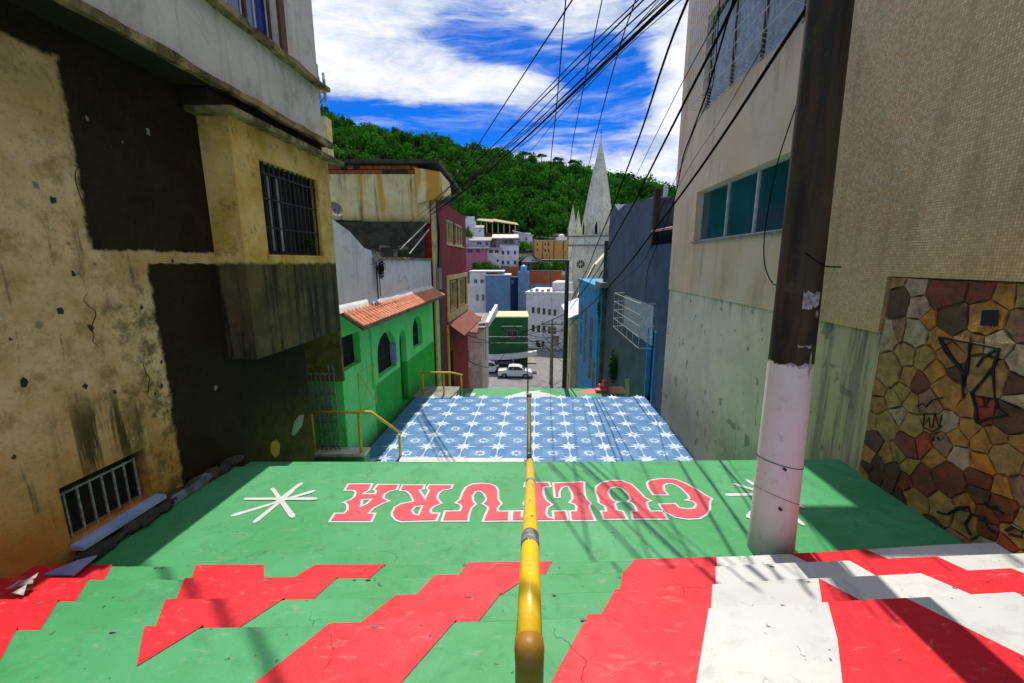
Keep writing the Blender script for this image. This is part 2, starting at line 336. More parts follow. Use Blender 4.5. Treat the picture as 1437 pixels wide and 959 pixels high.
def mat_plinth():
    m, b, bs, P = newmat('grey_plinth_render'); x, y, z = b.sep(P)
    n1 = b.noise(P, 1.6, 7, .6, .5); n2 = b.noise(P, 8, 7, .7, .6); st = b.noise(b.vm('MULTIPLY', P, (7, 7, .5)), 1., 6, .7)
    col = b.mix(b.step(n1, .35, .65), (.86, .68, .48), (.72, .58, .40))
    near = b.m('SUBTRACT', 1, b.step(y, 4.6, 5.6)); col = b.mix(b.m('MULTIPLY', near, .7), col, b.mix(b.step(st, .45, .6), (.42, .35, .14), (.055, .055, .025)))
    sp = b.noise(P, 3.3, 3, .4, .3); col = b.mix(b.m('MULTIPLY', b.step(sp, .66, .68), .6), col, (.13, .12, .09))
    sp2 = b.noise(b.vm('MULTIPLY', P, (1, 5, 1.6)), 1.9, 4, .5); col = b.mix(b.m('MULTIPLY', b.step(sp2, .69, .70), .6), col, (.15, .14, .11))
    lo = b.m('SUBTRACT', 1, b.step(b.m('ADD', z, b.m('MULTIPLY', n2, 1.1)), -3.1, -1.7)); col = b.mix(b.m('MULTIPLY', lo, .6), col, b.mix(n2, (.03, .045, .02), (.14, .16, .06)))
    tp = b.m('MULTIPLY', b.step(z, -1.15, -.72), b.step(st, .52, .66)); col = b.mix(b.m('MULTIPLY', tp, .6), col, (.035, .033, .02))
    b.put(bs.inputs['Base Color'], col); bs.inputs['Roughness'].default_value = .85; bumpit(b, bs, b.m('ADD', n2, b.noise(P, 45, 4)), .4, .008); return m
def mat_green_house():
    m, b, bs, P = newmat('two_tone_green_render'); x, y, z = b.sep(P)
    n1 = b.noise(P, 1.6, 6, .6, .4); n2 = b.noise(P, 9, 6, .7)
    a = b.mix(b.step(n1, .35, .65), (.12, .80, .16), (.19, .84, .26)); c = b.mix(b.step(n1, .35, .65), (.012, .42, .030), (.025, .50, .05))
    zw = b.m('ADD', z, b.m('MULTIPLY', n2, .03)); f = b.m('MULTIPLY', b.m('SUBTRACT', 1, b.step(zw, -2.96, -2.94)), b.step(y, 9.58, 9.62))
    col = b.mix(f, a, c); low = b.m('SUBTRACT', 1, b.step(b.m('ADD', z, b.m('MULTIPLY', n2, .8)), -4.0, -3.3)); col = b.mix(b.m('MULTIPLY', low, .6), col, (.01, .07, .015))
    st = b.noise(b.vm('MULTIPLY', P, (6, 6, .5)), 1., 5, .7); col = b.mix(b.m('MULTIPLY', b.step(st, .56, .72), .4), col, (.02, .1, .03))
    b.put(bs.inputs['Base Color'], col); bs.inputs['Roughness'].default_value = .7; bumpit(b, bs, n2, .3, .01); return m
def mat_rust_wall():
    m, b, bs, P = newmat('rust_streaked_render'); x, y, z = b.sep(P)
    st = b.noise(b.vm('MULTIPLY', P, (2.2, 2.2, .18)), 1., 6, .6, .2); st2 = b.noise(b.vm('MULTIPLY', P, (4.6, 4.6, .35)), 1., 6, .65); n1 = b.noise(P, 3, 7, .65)
    col = b.mix(b.step(n1, .3, .7), (.78, .66, .36), (.58, .48, .24)); col = b.mix(b.m('MULTIPLY', b.step(st, .52, .62), .9), col, (.66, .30, .02))
    col = b.mix(b.m('MULTIPLY', b.step(st2, .54, .66), .75), col, (.10, .085, .045))
    lo = b.m('SUBTRACT', 1, b.step(b.m('ADD', z, b.m('MULTIPLY', n1, .5)), 1.5, 2.0)); col = b.mix(b.m('MULTIPLY', lo, .9), col, (.10, .095, .03))
    b.put(bs.inputs['Base Color'], col); bs.inputs['Roughness'].default_value = .9; bumpit(b, bs, n1, .5, .02); return m
def mat_pole():
    m, b, bs, P = newmat('pole_concrete'); x, y, z = b.sep(P)
    n1 = b.noise(P, 4, 7, .65, .4); n2 = b.noise(P, 14, 7, .7); st = b.noise(b.vm('MULTIPLY', P, (7, 7, .7)), 1., 6, .65)
    top = b.mix(b.step(st, .38, .62), (.075, .04, .018), (.018, .011, .007)); top = b.mix(b.m('MULTIPLY', b.step(n1, .55, .7), .5), top, (.13, .13, .05))
    low = b.mix(b.step(n1, .3, .7), (.88, .76, .77), (.82, .71, .71)); low = b.mix(b.m('MULTIPLY', b.step(n2, .56, .7), .35), low, (.28, .26, .25))
    dirt = b.m('SUBTRACT', 1, b.step(b.m('ADD', z, b.m('MULTIPLY', n1, .3)), -2.1, -1.6)); low = b.mix(b.m('MULTIPLY', dirt, .75), low, (.16, .18, .15))
    f = b.step(b.m('ADD', z, b.m('MULTIPLY', n2, .09)), -.655, -.645); b.put(bs.inputs['Base Color'], b.mix(f, low, top)); bs.inputs['Roughness'].default_value = .8
    bumpit(b, bs, b.m('ADD', n2, n1), .4, .01); return m
def mat_leaf(name, a, c, trans=.35):
    m, b, bs, P = newmat(name)
    at = b.new('ShaderNodeAttribute', attribute_name='tint'); n = b.noise(P, .8, 3)
    col = b.mix(at.outputs['Fac'], a, c); col = b.mix(.5, col, b.mix(n, (.5, .5, .5), (1.5, 1.5, 1.5)), 'MULTIPLY')
    b.put(bs.inputs['Base Color'], col); bs.inputs['Roughness'].default_value = .9; bs.inputs['Specular IOR Level'].default_value = .05
    tr = b.new('ShaderNodeBsdfTranslucent'); b.put(tr.inputs[0], b.mix(1., col, (1.1, 1.5, .5), 'MULTIPLY'))
    mx = b.new('ShaderNodeMixShader'); mx.inputs[0].default_value = trans; b.l.new(bs.outputs[0], mx.inputs[1]); b.l.new(tr.outputs[0], mx.inputs[2])
    out = [q for q in b.n if q.type == 'OUTPUT_MATERIAL'][0]; b.l.new(mx.outputs[0], out.inputs[0]); return m
M['lwall'] = mat_left_wall(); M['bay'] = mat_bay(); M['mosaic'] = mat_mosaic(); M['mosaic2'] = mat_mosaic_smooth(); M['plinth'] = mat_plinth()
M['ghouse'] = mat_green_house(); M['rustwall'] = mat_rust_wall(); M['pole'] = mat_pole()
M['leaf'] = mat_leaf('forest_leaves', (.005, .034, .008), (.06, .20, .014)); M['leaf2'] = mat_leaf('garden_leaves', (.02, .08, .012), (.08, .20, .02))
M['nearblack'] = surf('near_black_render', (.018, .013, .006), (.03, .02, .01), 4, .95, .4)  # near-black render for the ledge underside, bay recess and cracks
M['upper'] = surf('lavender_white_render', (.80, .73, .68), (.68, .61, .56), 1.2, .85, .3, (.2, .17, .12), .4, .35)
M['ledge'] = surf('mossy_ledge_concrete', (.40, .31, .14), (.12, .09, .04), 5, .9, .6, (.03, .024, .012), .9)
M['whiter'] = surf('whitewash', (.80, .76, .76), (.70, .67, .70), 1.5, .85, .25, (.25, .22, .2), .35, .3)
M['burg'] = surf('burgundy_render', (.34, .014, .010), (.22, .010, .008), 1.5, .75, .25, (.03, .008, .01), .6, .3)
M['cream'] = surf('cream_trim', (.78, .62, .25), (.60, .46, .17), 3, .8, .3, (.12, .1, .05), .5, .4)
M['palew'] = surf('pale_grimy_render', (.74, .68, .58), (.58, .53, .45), 1.2, .85, .3, (.16, .13, .09), .55, .4)
M['slate'] = surf('slate_blue_render', (.07, .115, .18), (.045, .08, .13), 1.2, .8, .35, (.02, .025, .04), .5, .4)
M['azure'] = surf('azure_render', (.03, .33, .58), (.02, .24, .45), 1.5, .75, .25, (.02, .1, .18), .5, .4)
M['lime'] = surf('pale_lime_render', (.68, .68, .34), (.55, .54, .28), 1.5, .8, .25, (.15, .14, .07), .4, .4)
M['door'] = surf('blue_door_paint', (.012, .06, .15), (.01, .04, .10), 3, .5, .1)
M['tile'] = surf('terracotta', (.74, .30, .17), (.58, .20, .10), 4, .8, .4, (.2, .13, .08), .5)
M['brick'] = surf('orange_brick', (.46, .12, .035), (.30, .08, .03), 6, .85, .5, (.08, .04, .02), .5)
M['brownroof'] = surf('brown_tile_roof', (.24, .17, .11), (.15, .11, .07), 2.5, .85, .5)
M['rustroof'] = surf('rust_sheet_roof', (.26, .06, .035), (.15, .045, .03), 3, .8, .5)
M['whitefar'] = surf('white_far_render', (.80, .77, .74), (.68, .66, .63), .5, .8, .2, (.3, .27, .24), .4, .35)
M['bluefar'] = surf('blue_far_render', (.15, .27, .42), (.11, .22, .36), .4, .8, .2, (.06, .12, .25), .3, .25)
M['bluedk'] = surf('deep_blue_far_render', (.03, .09, .22), (.025, .07, .17), .5, .8, .2)
M['pinkfar'] = surf('pink_far_render', (.55, .17, .23), (.45, .13, .18), .5, .8, .2)
M['lilac'] = surf('lilac_far_render', (.52, .42, .46), (.42, .35, .38), .5, .8, .2)
M['ochre'] = surf('ochre_far_render', (.80, .42, .10), (.70, .35, .07), .4, .8, .2, (.2, .12, .05), .5, .5)
M['yellowfar'] = surf('yellow_far_render', (.66, .44, .03), (.55, .36, .02), .6, .8, .2)
M['greenfar'] = surf('bottle_green_render', (.008, .12, .022), (.006, .09, .02), 1, .7, .2, (.01, .04, .015), .4)
M['stonech'] = surf('pale_church_stone', (.80, .76, .55), (.66, .62, .44), .8, .85, .4, (.16, .16, .11), .55, .5, fine=6)
M['greyfar'] = surf('grey_roof_sheet', (.30, .30, .30), (.2, .2, .21), 1.2, .7, .3)
M['whitesheet'] = surf('white_roof_sheet', (.7, .7, .68), (.6, .6, .6), 2, .6, .2)
M['bark'] = surf('tree_bark', (.10, .075, .05), (.06, .045, .03), 3, .9, .5)
M['soil'] = surf('hill_undergrowth', (.018, .045, .010), (.03, .065, .014), .15, .95, .6, (.05, .045, .02), .4)
M['yard'] = surf('packed_earth', (.20, .18, .15), (.11, .11, .07), .4, .95, .5)
M['carwhite'] = surf('white_car_paint', (.72, .74, .70), (.68, .70, .67), 2, .25, 0, spec=.6)
M['carblack'] = surf('black_car_paint', (.02, .022, .03), (.015, .016, .02), 2, .2, 0, spec=.6)
M['rubber'] = surf('tyre_rubber', (.02, .02, .02), rough=.8, bump=0)
M['lamp'] = surf('lamp_glass', (.6, .45, .3), rough=.2, bump=0)
M['paper'] = surf('torn_poster_paper', (.62, .50, .50), (.40, .32, .32), 25, .85, .3, (.1, .07, .06), .8)
M['board'] = surf('lavender_board', (.26, .28, .52), (.2, .22, .45), 4, .7, .1)
M['sillb'] = surf('pale_blue_sill', (.36, .44, .70), (.28, .35, .6), 5, .7, .2)
M['mortar'] = surf('dark_stone_mortar', (.17, .11, .05), (.07, .045, .02), 8, .95, .6)
M['ink'] = surf('black_spray_paint', (.008, .007, .007), rough=.6, bump=0)
M['scuffw'] = surf('white_paint_scuff', (.3, .3, .24), rough=.8); M['scuffy'] = surf('yellow_paint_scuff', (.5, .33, .02), rough=.8)
# ================================================================== THE GROUND
def RIDGE(x):
    xs = [-260, -107, -86, -48, -20, 10, 33, 58, 90, 160, 300]; zs = [84, 77, 70, 63.5, 57.5, 52, 49, 43, 34, 22, 12]
    return float(np.interp(x, xs, zs))
def ground_z(x, y):
    prof = float(np.interp(y, [-20, 1, 4.2, 8, 12.5, 16, 20, 31.4, 52, 65, 80, 100, 118, 140], [-3.2, -3.2, -3.2, -5.2, -5.4, -7.3, -7.4, -12.45, -12.4, -11.8, -9.7, .0, 5.2, 10]))
    if y <= 140: return prof
    t = min(1, (y-140)/110); s = t*t*(3-2*t)*.5+t*.5
    return 10+(RIDGE(x)-10)*s if y <= 250 else RIDGE(x)-(y-250)*.25
mb = MB(); xs = list(np.linspace(-300, 300, 61)); ys = [-20, 1, 4.2, 6, 8, 12.5, 16, 20, 26, 31.4, 40, 52, 58, 65, 72, 80, 90, 100, 110, 118, 128]+list(range(140, 420, 10))
for j, y in enumerate(ys):
    for x in xs: mb.v.append((x, y, ground_z(x, y)+(0 if y < 130 else 1.5*math.sin(x*.13+y*.07))))
nx = len(xs)
for j in range(len(ys)-1):
    for i in range(nx-1):
        a = j*nx+i; mb.f.append((a, a+1, a+nx+1, a+nx)); mb.mi.append(0 if ys[j] < 95 else 1)
tagp(mb.build('hillside_ground', [M['yard'], M['soil']]), kind='structure')
# street at the foot of the stairs, one uphill branch on the right
mb = MB(); mb.hexa([(-30, 31, -12.44), (30, 31, -12.44), (30, 53, -12.44), (-30, 53, -12.44), (-30, 31, -12.39), (30, 31, -12.39), (30, 53, -12.39), (-30, 53, -12.39)])
for (y0, z0, y1, z1) in ((53, -12.39, 65, -11.7), (65, -11.7, 80, -9.5)):
    mb.hexa([(3.2+(y0-53)*.12, y0, z0-.3), (10+(y0-53)*.12, y0, z0-.3), (10+(y1-53)*.12, y1, z1-.3), (3.2+(y1-53)*.12, y1, z1-.3), (3.2+(y0-53)*.12, y0, z0+.05), (10+(y0-53)*.12, y0, z0+.05), (10+(y1-53)*.12, y1, z1+.05), (3.2+(y1-53)*.12, y1, z1+.05)])
tagp(mb.build('street', M['asphalt']), kind='structure')
mb = MB(); mb.box(-30, 3.0, 49.5, 52, -12.39, -12.25); tagp(mb.build('pavement', M['concrete']), kind='structure')

# ---- painted stairs. Nosing lines (bend slightly on the right), z of each tread
NOSE = {3: ([(-60, 795), (156, 794), (540, 794), (658, 790), (775, 789.5), (893, 786), (1007, 783), (1110, 779), (1325, 765), (1480, 760)], -2.05),
        2: ([(-60, 812), (147, 813), (370, 812), (520, 810.5), (643, 808), (735, 806), (876, 803), (1007, 797), (1065, 792), (1191, 788.5), (1317, 782), (1480, 776)], -1.90),
        1: ([(-60, 843), (228, 843), (398, 841), (441, 840), (554, 837), (704, 833.5), (865, 829), (1002, 823), (1060, 816), (1154, 812.5), (1254, 808.5), (1359, 802), (1480, 796)], -1.75),
        0: ([(-60, 884), (200, 881), (462, 877), (505, 876), (640, 872), (674, 870), (826, 865), (996, 856), (1076, 850), (1165, 847), (1275, 841), (1427, 832), (1500, 828)], -1.60)}
def nose_fn(k):
    pts, z = NOSE[k]; w = [at_z(px, py, z) for px, py in pts]; return [p.x for p in w], [p.y for p in w]
GX = list(np.linspace(-3.7, 3.85, 24))
nose_y = {k: [float(np.interp(x, *nose_fn(k))) for x in GX] for k in NOSE}
# smooth the hand-measured lines a little
for k in nose_y:
    a = nose_y[k]; nose_y[k] = [a[0]]+[(a[i-1]+2*a[i]+a[i+1])/4 for i in range(1, len(a)-1)]+[a[-1]]
stairs = MB(); stairs.box(-3.9, 4.1, -3, 4.0, -3.1, -2.5); stairs = tagp(stairs.build('stairs', M['concrete']), kind='structure')
def step_obj(ny_front, back_y, ztop, zbot, mat, name='step', r=.012):
    mb = MB(); n = len(GX)
    for i, x in enumerate(GX):
        y = ny_front[i]; by = back_y[i] if isinstance(back_y, list) else back_y
        mb.v += [(x, by, ztop), (x, y-r, ztop), (x, y-r*.3, ztop-r*.3), (x, y, ztop-r), (x, y, zbot), (x, by, zbot)]
    for i in range(n-1):
        for q in range(6): a = i*6+q; b_ = i*6+(q+1) % 6; mb.f.append((a, b_, b_+6, a+6)); mb.mi.append(0)
    mb.f.append(tuple(range(6))); mb.f.append(tuple((n-1)*6+q for q in range(6))[::-1]); mb.mi += [0, 0]
    return mb.build(name, mat, stairs)
ZT = {0: -1.60, 1: -1.75, 2: -1.90, 3: -2.05}
step_obj(nose_y[0], .9, ZT[0], -2.3, M['green'])
for k in (1, 2, 3): step_obj(nose_y[k], [y-.06 for y in nose_y[k-1]], ZT[k], -2.4, M['green'])
flat = lambda y: [y+0*x for x in GX]
step_obj(flat(1.17), -3.0, -1.45, -2.4, M['green'])        # top platform the photographer stands on
# landing with the lettering
land_edge = [float(np.interp(x, [-3.3, -1.5, 0, 2, 3.7], [at_z(310, 655, -2.2).y, at_z(480, 651.5, -2.2).y, at_z(718, 649, -2.2).y, at_z(975, 646, -2.2).y, at_z(1135, 644, -2.2).y])) for x in GX]
step_obj(land_edge, [y-.06 for y in nose_y[3]], -2.2, -2.9, M['green'], 'landing')
# second flight: hidden behind the landing's edge
for k in range(12):
    z = -2.2-(k+1)*2.0/13; y0 = 4.30+k*.285; mb = MB(); mb.wbox(LB, -.05, 7.0, y0-.08, y0+.285, z-.5, z); mb.build('step', M['green'] if k < 11 else M['white'], stairs)
mb = MB(); mb.wbox(LB, -.4, 7.1, 7.70, 12.5, -4.9, -4.2); blue = tagp(mb.build('blue_landing', M['blue']), kind='structure')
for k in range(12):
    z = -4.2-(k+1)*2.0/13; y0 = 12.5+k*.30; mb = MB(); mb.wbox(LB, -.05, 7.0, y0-.08, y0+.30, z-.5, z); mb.build('step', M['green'], stairs)
mb = MB(); mb.wbox(LB, -.4, 7.1, 16.1, 19.75, -7.0, -6.2); low = tagp(mb.build('lower_landing', M['green']), kind='structure')
for k in range(38):
    z = -6.2-(k+1)*6.2/39; y0 = 19.75+k*.30; mb = MB(); mb.wbox(LB, -.05, 7.0, y0-.05, y0+.30, z-.4, z); mb.build('step', M['concrete'], stairs)

# ---- paint sheets, a few mm proud of the tread they lie on
def paint(polys, z, m, name, parent=stairs, lift=.004, pull=0.):
    mb = MB()
    for poly in polys:
        P = [at_z(px, py, z) for px, py in poly]; mb.face([(p.x, p.y, z+lift) for p in P])
    o = mb.build(name, m, parent)
    return o
R3 = [[(-60, 796.5), (155, 795.5), (146, 815), (-60, 815)], [(273, 795.5), (369, 795.5), (371, 815), (268, 815)], [(440, 795.5), (540, 795.3), (518, 812.5), (408, 814)],
      [(657, 791.5), (775, 791), (764, 808), (641, 810)], [(892, 787.5), (1007, 784.5), (1006, 799), (873, 805)], [(1112, 780.5), (1217, 773.5), (1253, 788), (1139, 793)]]
R2 = [[(-60, 813.5), (122, 814.5), (105, 846), (-60, 846)], [(257, 814), (371, 813.2), (473, 812.6), (438, 843), (246, 845)], [(609, 810.3), (748, 807), (703, 835.5), (581, 838.5)],
      [(876, 804.5), (1006, 798.5), (1004, 826), (868, 832)], [(1195, 790), (1317, 783.2), (1363, 804), (1235, 812)]]
R1 = [[(-60, 844.5), (80, 844.5), (57, 884), (-60, 887)], [(230, 844.3), (398, 842.6), (335, 882), (217, 884)], [(554, 838.6), (704, 835), (671, 873), (500, 879)],
      [(864, 830.4), (1002, 824.4), (997, 859), (842, 865)], [(1152, 816), (1214, 847), (1153.5, 850)], [(1296, 808), (1422, 800), (1500, 832), (1500, 834), (1372, 839)]]
R0 = [[(-60, 885.5), (22, 884), (2, 925), (-60, 1060)], [(200, 882.5), (283, 881.5), (192, 936)], [(461, 878.6), (640, 873.8), (563, 959), (519, 1010), (295, 1010), (358, 959)],
      [(825.5, 867), (996, 857.5), (977, 959), (967, 1015), (728, 1015), (773, 959)], [(1164, 848.6), (1274, 842.6), (1437, 922), (1560, 985), (1560, 1015), (1190, 1015), (1182, 959), (1175, 897)], [(1427, 834), (1520, 829), (1520, 871)]]
W3 = [[(1007, 784.5), (1112, 780.5), (1139, 793), (1006, 799)], [(1217, 773.5), (1480, 762), (1480, 776), (1253, 788)]]
W2 = [[(1006, 798.5), (1195, 790), (1235, 812), (1004, 826)], [(1317, 783.2), (1480, 777.5), (1480, 798), (1363, 804)]]
W1 = [[(1002, 824.4), (1152, 814.5), (1153.5, 850), (997, 859)], [(1152, 814.5), (1296, 808), (1372, 839), (1214, 847), (1152, 816)], [(1422, 800), (1500, 797), (1500, 832)]]
W0 = [[(996, 857.5), (1164, 848.6), (1175, 897), (1182, 959), (1190, 1015), (967, 1015), (977, 959)], [(1274, 842.6), (1427, 834), (1520, 871), (1560, 985), (1437, 922)]]
def nose_at(k, x): return float(np.interp(x, GX, nose_y[k]))
def band(poly, k, m, name, lift):
    "one paint band: its patch on the tread, run back to the riser above, and the strip down the riser below"
    z = ZT[k]; P = [at_z(px, py, z) for px, py in poly]; P = [[p.x, nose_at(k, p.x)+lift if p.y > nose_at(k, p.x)-.02 else p.y] for p in P]; n = len(P); zn = ZT.get(k+1, -2.2)
    low_ = [k > 0 and p[1] < nose_at(k-1, p[0])+.24 for p in P]; top_ = [p[1] > nose_at(k, p[0])-.035 for p in P]; Q = [list(p) for p in P]
    if k > 0:
        for i in range(n):
            if not low_[i] or top_[i]: continue
            nb_ = [j for j in ((i-1) % n, (i+1) % n) if not low_[j]]
            if nb_:
                a = P[nb_[0]]; dx, dy = P[i][0]-a[0], P[i][1]-a[1]; s_ = max(-2., min(2., dx/dy)) if abs(dy) > 1e-4 else 0
                yt = nose_at(k-1, P[i][0])+.003; Q[i] = [P[i][0]+s_*(yt-P[i][1]), yt]; Q[i][1] = nose_at(k-1, Q[i][0])+.003
            else: Q[i][1] = nose_at(k-1, P[i][0])+.003
    mb = MB(); R = []
    for i in range(n):   # follow the bent nosing between the band's corners
        j = (i+1) % n; R.append(Q[i])
        if top_[i] and top_[j] and abs(P[i][0]-P[j][0]) > .03:
            g_ = [g for g in GX if min(P[i][0], P[j][0]) < g < max(P[i][0], P[j][0])]; R += [[g, nose_at(k, g)+lift] for g in (g_ if P[j][0] > P[i][0] else g_[::-1])]
    mb.face([(x, y, z+lift) for x, y in R])
    for i in range(n):
        j = (i+1) % n
        if not (top_[i] and top_[j]) or abs(P[i][0]-P[j][0]) < .03: continue
        x0, x1 = sorted((P[i][0], P[j][0])); xs_ = [x0]+[g for g in GX if x0 < g < x1]+[x1]
        for a, b_ in zip(xs_, xs_[1:]):
            ya, yb = nose_at(k, a)+lift, nose_at(k, b_)+lift; mb.face([(a, ya, z+lift), (b_, yb, z+lift), (b_, yb, zn+.001), (a, ya, zn+.001)])
    mb.build(name, m, stairs)
for k, R_, W_ in ((3, R3, W3), (2, R2, W2), (1, R1, W1), (0, R0, W0)):
    for p in R_: band(p, k, M['red'], 'red_paint_band', .004)
    for p in W_: band(p, k, M['white'], 'white_paint_band', .003)

# ---- CULTURA, upside down to someone coming down the stairs
def cp(x0, pts): return [(x0+a/7.983, 660+b/7.983) for a, b in pts]
LET = {
 'A': [cp(450, [(310,160),(575,158),(545,225),(480,262),(470,270),(610,270),(625,235),(595,222),(640,165),(875,165),(855,220),(770,238),(712,275),(700,318),(765,350),(700,372),(590,430),(535,490),(610,490),(570,580),(100,580),(160,490),(265,488),(300,450),(305,405),(290,375),(255,365),(330,340),(380,300),(395,250),(370,228),(270,228)]), cp(450, [(465,332),(572,326),(520,380),(450,412)])],
 'R': [cp(450, [(915,170),(1165,170),(1150,215),(1100,225),(1130,262),(1170,325),(1200,260),(1215,225),(1190,208),(1212,170)])+cp(600, [(280,170),(265,210),(165,230),(125,260),(110,300),(115,330),(155,375),(70,410),(38,440),(32,465),(50,488),(132,488),(98,570)])+cp(450, [(900,582),(840,560),(805,520),(798,480),(830,420),(900,382),(1040,355),(1010,280),(960,235),(890,232)]), cp(450, [(1145,400),(1060,410),(1020,455),(1050,500),(1095,508),(1120,450)])],
 'U': [cp(600, [(160,575),(197,465),(360,462),(382,420),(365,385),(315,370),(365,330),(395,250),(430,195),(500,160),(600,150),(700,158),(770,190),(790,230),(792,330),(828,378),(785,430),(787,465),(920,465),(908,572),(620,578),(650,500),(682,430),(665,405),(615,380),(650,350),(660,320),(630,265),(585,235),(540,242),(505,290),(510,350),(540,385),(490,430),(465,500),(455,572)])],
 'T': [cp(600, [(1095,142)])+cp(740, [(240,142),(260,190),(180,190),(180,270),(210,340),(278,390),(225,420),(208,490),(235,530),(295,548),(287,465),(435,460),(455,568)])+cp(600, [(942,573),(950,465),(1062,462),(1050,520),(1090,540),(1130,480),(1110,420),(1075,380),(1110,330),(1130,240),(1120,190),(1085,190)])],
 'L': [cp(740, [(290,150),(640,135),(635,200),(645,280),(670,340),(712,375),(690,410),(760,568),(490,568),(475,465),(545,460),(552,410),(520,380),(472,368),(508,325),(500,260),(455,180),(390,195),(358,250),(360,310),(308,310)])],
 'U2': [cp(740, [(860,555),(825,465),(885,465),(872,410),(800,368),(795,320),(765,250),(770,190),(830,145),(930,120),(1060,122),(1170,165),(1250,240),(1320,315),(1385,345),(1335,365),(1355,430),(1385,465)])+cp(840, [(720,465),(772,552),(385,552),(365,465),(430,465),(410,410),(380,375),(325,355),(360,330),(330,270),(260,205),(200,190),(130,205),(105,250),(130,310),(170,350),(235,358),(180,375),(200,450),(270,465),(320,552)])],
 'C': [cp(840, [(540,150),(570,120),(680,100),(790,100),(860,108),(960,145),(1100,220),(1180,275),(1270,325),(1248,350),(1245,440),(1210,500),(1130,545),(1000,552),(860,530),(740,470),(700,420),(680,385),(860,380),(900,425),(1000,440),(1070,430),(1095,385),(1050,350),(980,340),(1020,325),(1000,280),(930,210),(870,170),(830,155),(770,152),(725,175),(735,230),(775,280),(612,280),(560,210)])]}
def flat_curve(name, loops, z, mat, off, parent):
    cu = bpy.data.curves.new(name, 'CURVE'); cu.dimensions = '2D'; cu.fill_mode = 'BOTH'; cu.offset = off
    for L in loops:
        sp = cu.splines.new('POLY'); P = [at_z(px, py, z) for px, py in L]; sp.points.add(len(P)-1)
        for q, p in zip(sp.points, P): q.co = (p.x, p.y, 0, 1)
        sp.use_cyclic_u = True
    tmp = bpy.data.objects.new('tmp_curve', cu); S.collection.objects.link(tmp)
    dg = bpy.context.evaluated_depsgraph_get(); me = bpy.data.meshes.new_from_object(tmp.evaluated_get(dg))
    bpy.data.objects.remove(tmp); me.materials.clear(); me.materials.append(mat); me.name = name
    o = bpy.data.objects.new(name, me); S.collection.objects.link(o); o.location = (0, 0, z); o.parent = parent; return o
for ch, loops in LET.items():
    w = flat_curve('letter_outline', loops, -2.2, M['white'], .012, stairs); w.location.z = -2.196
    r = flat_curve('painted_letter', loops, -2.2, M['textred'], -.010, stairs); r.location.z = -2.192
    if ch: r['label'] = 'red painted letter %s with cream outline, upside down' % ch[0]
def strokes(z, ctr, ends, wd, name, lift=.004, m='white'):
    mb = MB()
    for e in ends:
        a = at_z(*ctr, z) if len(e) == 2 else at_z(e[2], e[3], z); b_ = at_z(e[0], e[1], z); d = (b_-a); d.z = 0; d.normalize(); n = Vector((-d.y, d.x, 0))*wd
        pts = [a+n*.7, a-n*.7, b_-n-d*.02, b_-n*.5+d*.015, b_+n*.5+d*.015, b_+n-d*.02]
        mb.face([(p.x, p.y, z+lift) for p in pts]); lift += .0006
    return mb.build(name, M[m], stairs)
strokes(-2.2, (392, 704), [(327, 724, 404, 701), (358, 733, 412, 689), (411, 726, 382, 686), (423, 679, 388, 705), (440, 690, 380, 708), (443, 701, 343, 701)], .024, 'painted_star')
strokes(-2.2, (1078, 694), [(1020, 695), (1031, 680), (1049, 675), (1095, 676), (1122, 684), (1127, 713), (1126, 737), (1050, 727)], .024, 'painted_star')
# white border strips at the foot of the second flight
mb = MB()
for poly in ([(484, 645), (517, 645), (512, 655), (484, 655)], [(520, 645), (536, 645), (531, 655), (515, 655)]):
    P = [at_z(*q, -4.2) for q in poly]; mb.face([(p.x, p.y, -4.196) for p in P])
mb.build('white_paint_band', M['white'], blue)

# ---- star pattern on the blue landing
mb = MB()
def star(cx, cy, z, rx, ry, k=8, inner=.34, long_=1.0):
    pts = []
    for i in range(2*k):
        a = math.pi*i/k+math.pi/2
        if i % 2: r = inner
        else: r = 1.0 if i % 4 == 0 else .72
        pts.append((cx+math.cos(a)*rx*r+K*math.sin(a)*ry*r, cy+math.sin(a)*ry*r))
    for i in range(2*k):
        a, b_ = pts[i], pts[(i+1) % (2*k)]; mb.face([(cx, cy, z), (*a, z), (*b_, z)])
rows = [11.75, 11.02, 10.29, 9.58, 8.92, 8.30]; rows = [12.45]+rows; z = -4.196
for ri, y in enumerate(rows):
    for c in range(-5, 5):
        cx = .56+.815*c+K*(y-9.53)-.02; lo, hi = LB+K*y+.1, RB+K*y-.1
        if not lo < cx < hi: continue
        star(cx, y, z, .30, .27, 8, .36)
        for sx in (-1, 1): mb.face([(cx, y+.012, z+.0005), (cx+sx*.37, y, z+.0005), (cx, y-.012, z+.0005)])
        mb.face([(cx-.012, y, z+.0008), (cx+.012, y, z+.0008), (cx+K*.36+.008, min(y+.36, 12.49), z+.0008), (cx+K*.36-.008, min(y+.36, 12.49), z+.0008)])
        mb.face([(cx-.012, y, z+.0011), (cx+.012, y, z+.0011), (cx-K*.36+.008, y-.36, z+.0011), (cx-K*.36-.008, y-.36, z+.0011)])
        fx, fy = cx+.41, y-.34
        if fx < hi and fy < 12.3:   # small flower: a ring of petals round an open eye
            for i in range(8):
                a = 2*math.pi*i/8; rr = .135
                ox, oy = fx+math.cos(a)*rr*.62, fy+math.sin(a)*rr*.62
                d = (math.cos(a), math.sin(a)); n = (-d[1], d[0])
                mb.face([(ox-d[0]*.035, oy-d[1]*.035, z), (ox+n[0]*.034, oy+n[1]*.034, z), (ox+d[0]*.06, oy+d[1]*.06, z), (ox-n[0]*.034, oy-n[1]*.034, z)])
tagp(mb.build('painted_star_pattern', M['starwhite'], blue), kind='stuff')
mb = MB()   # white edge line on the near left of the blue floor
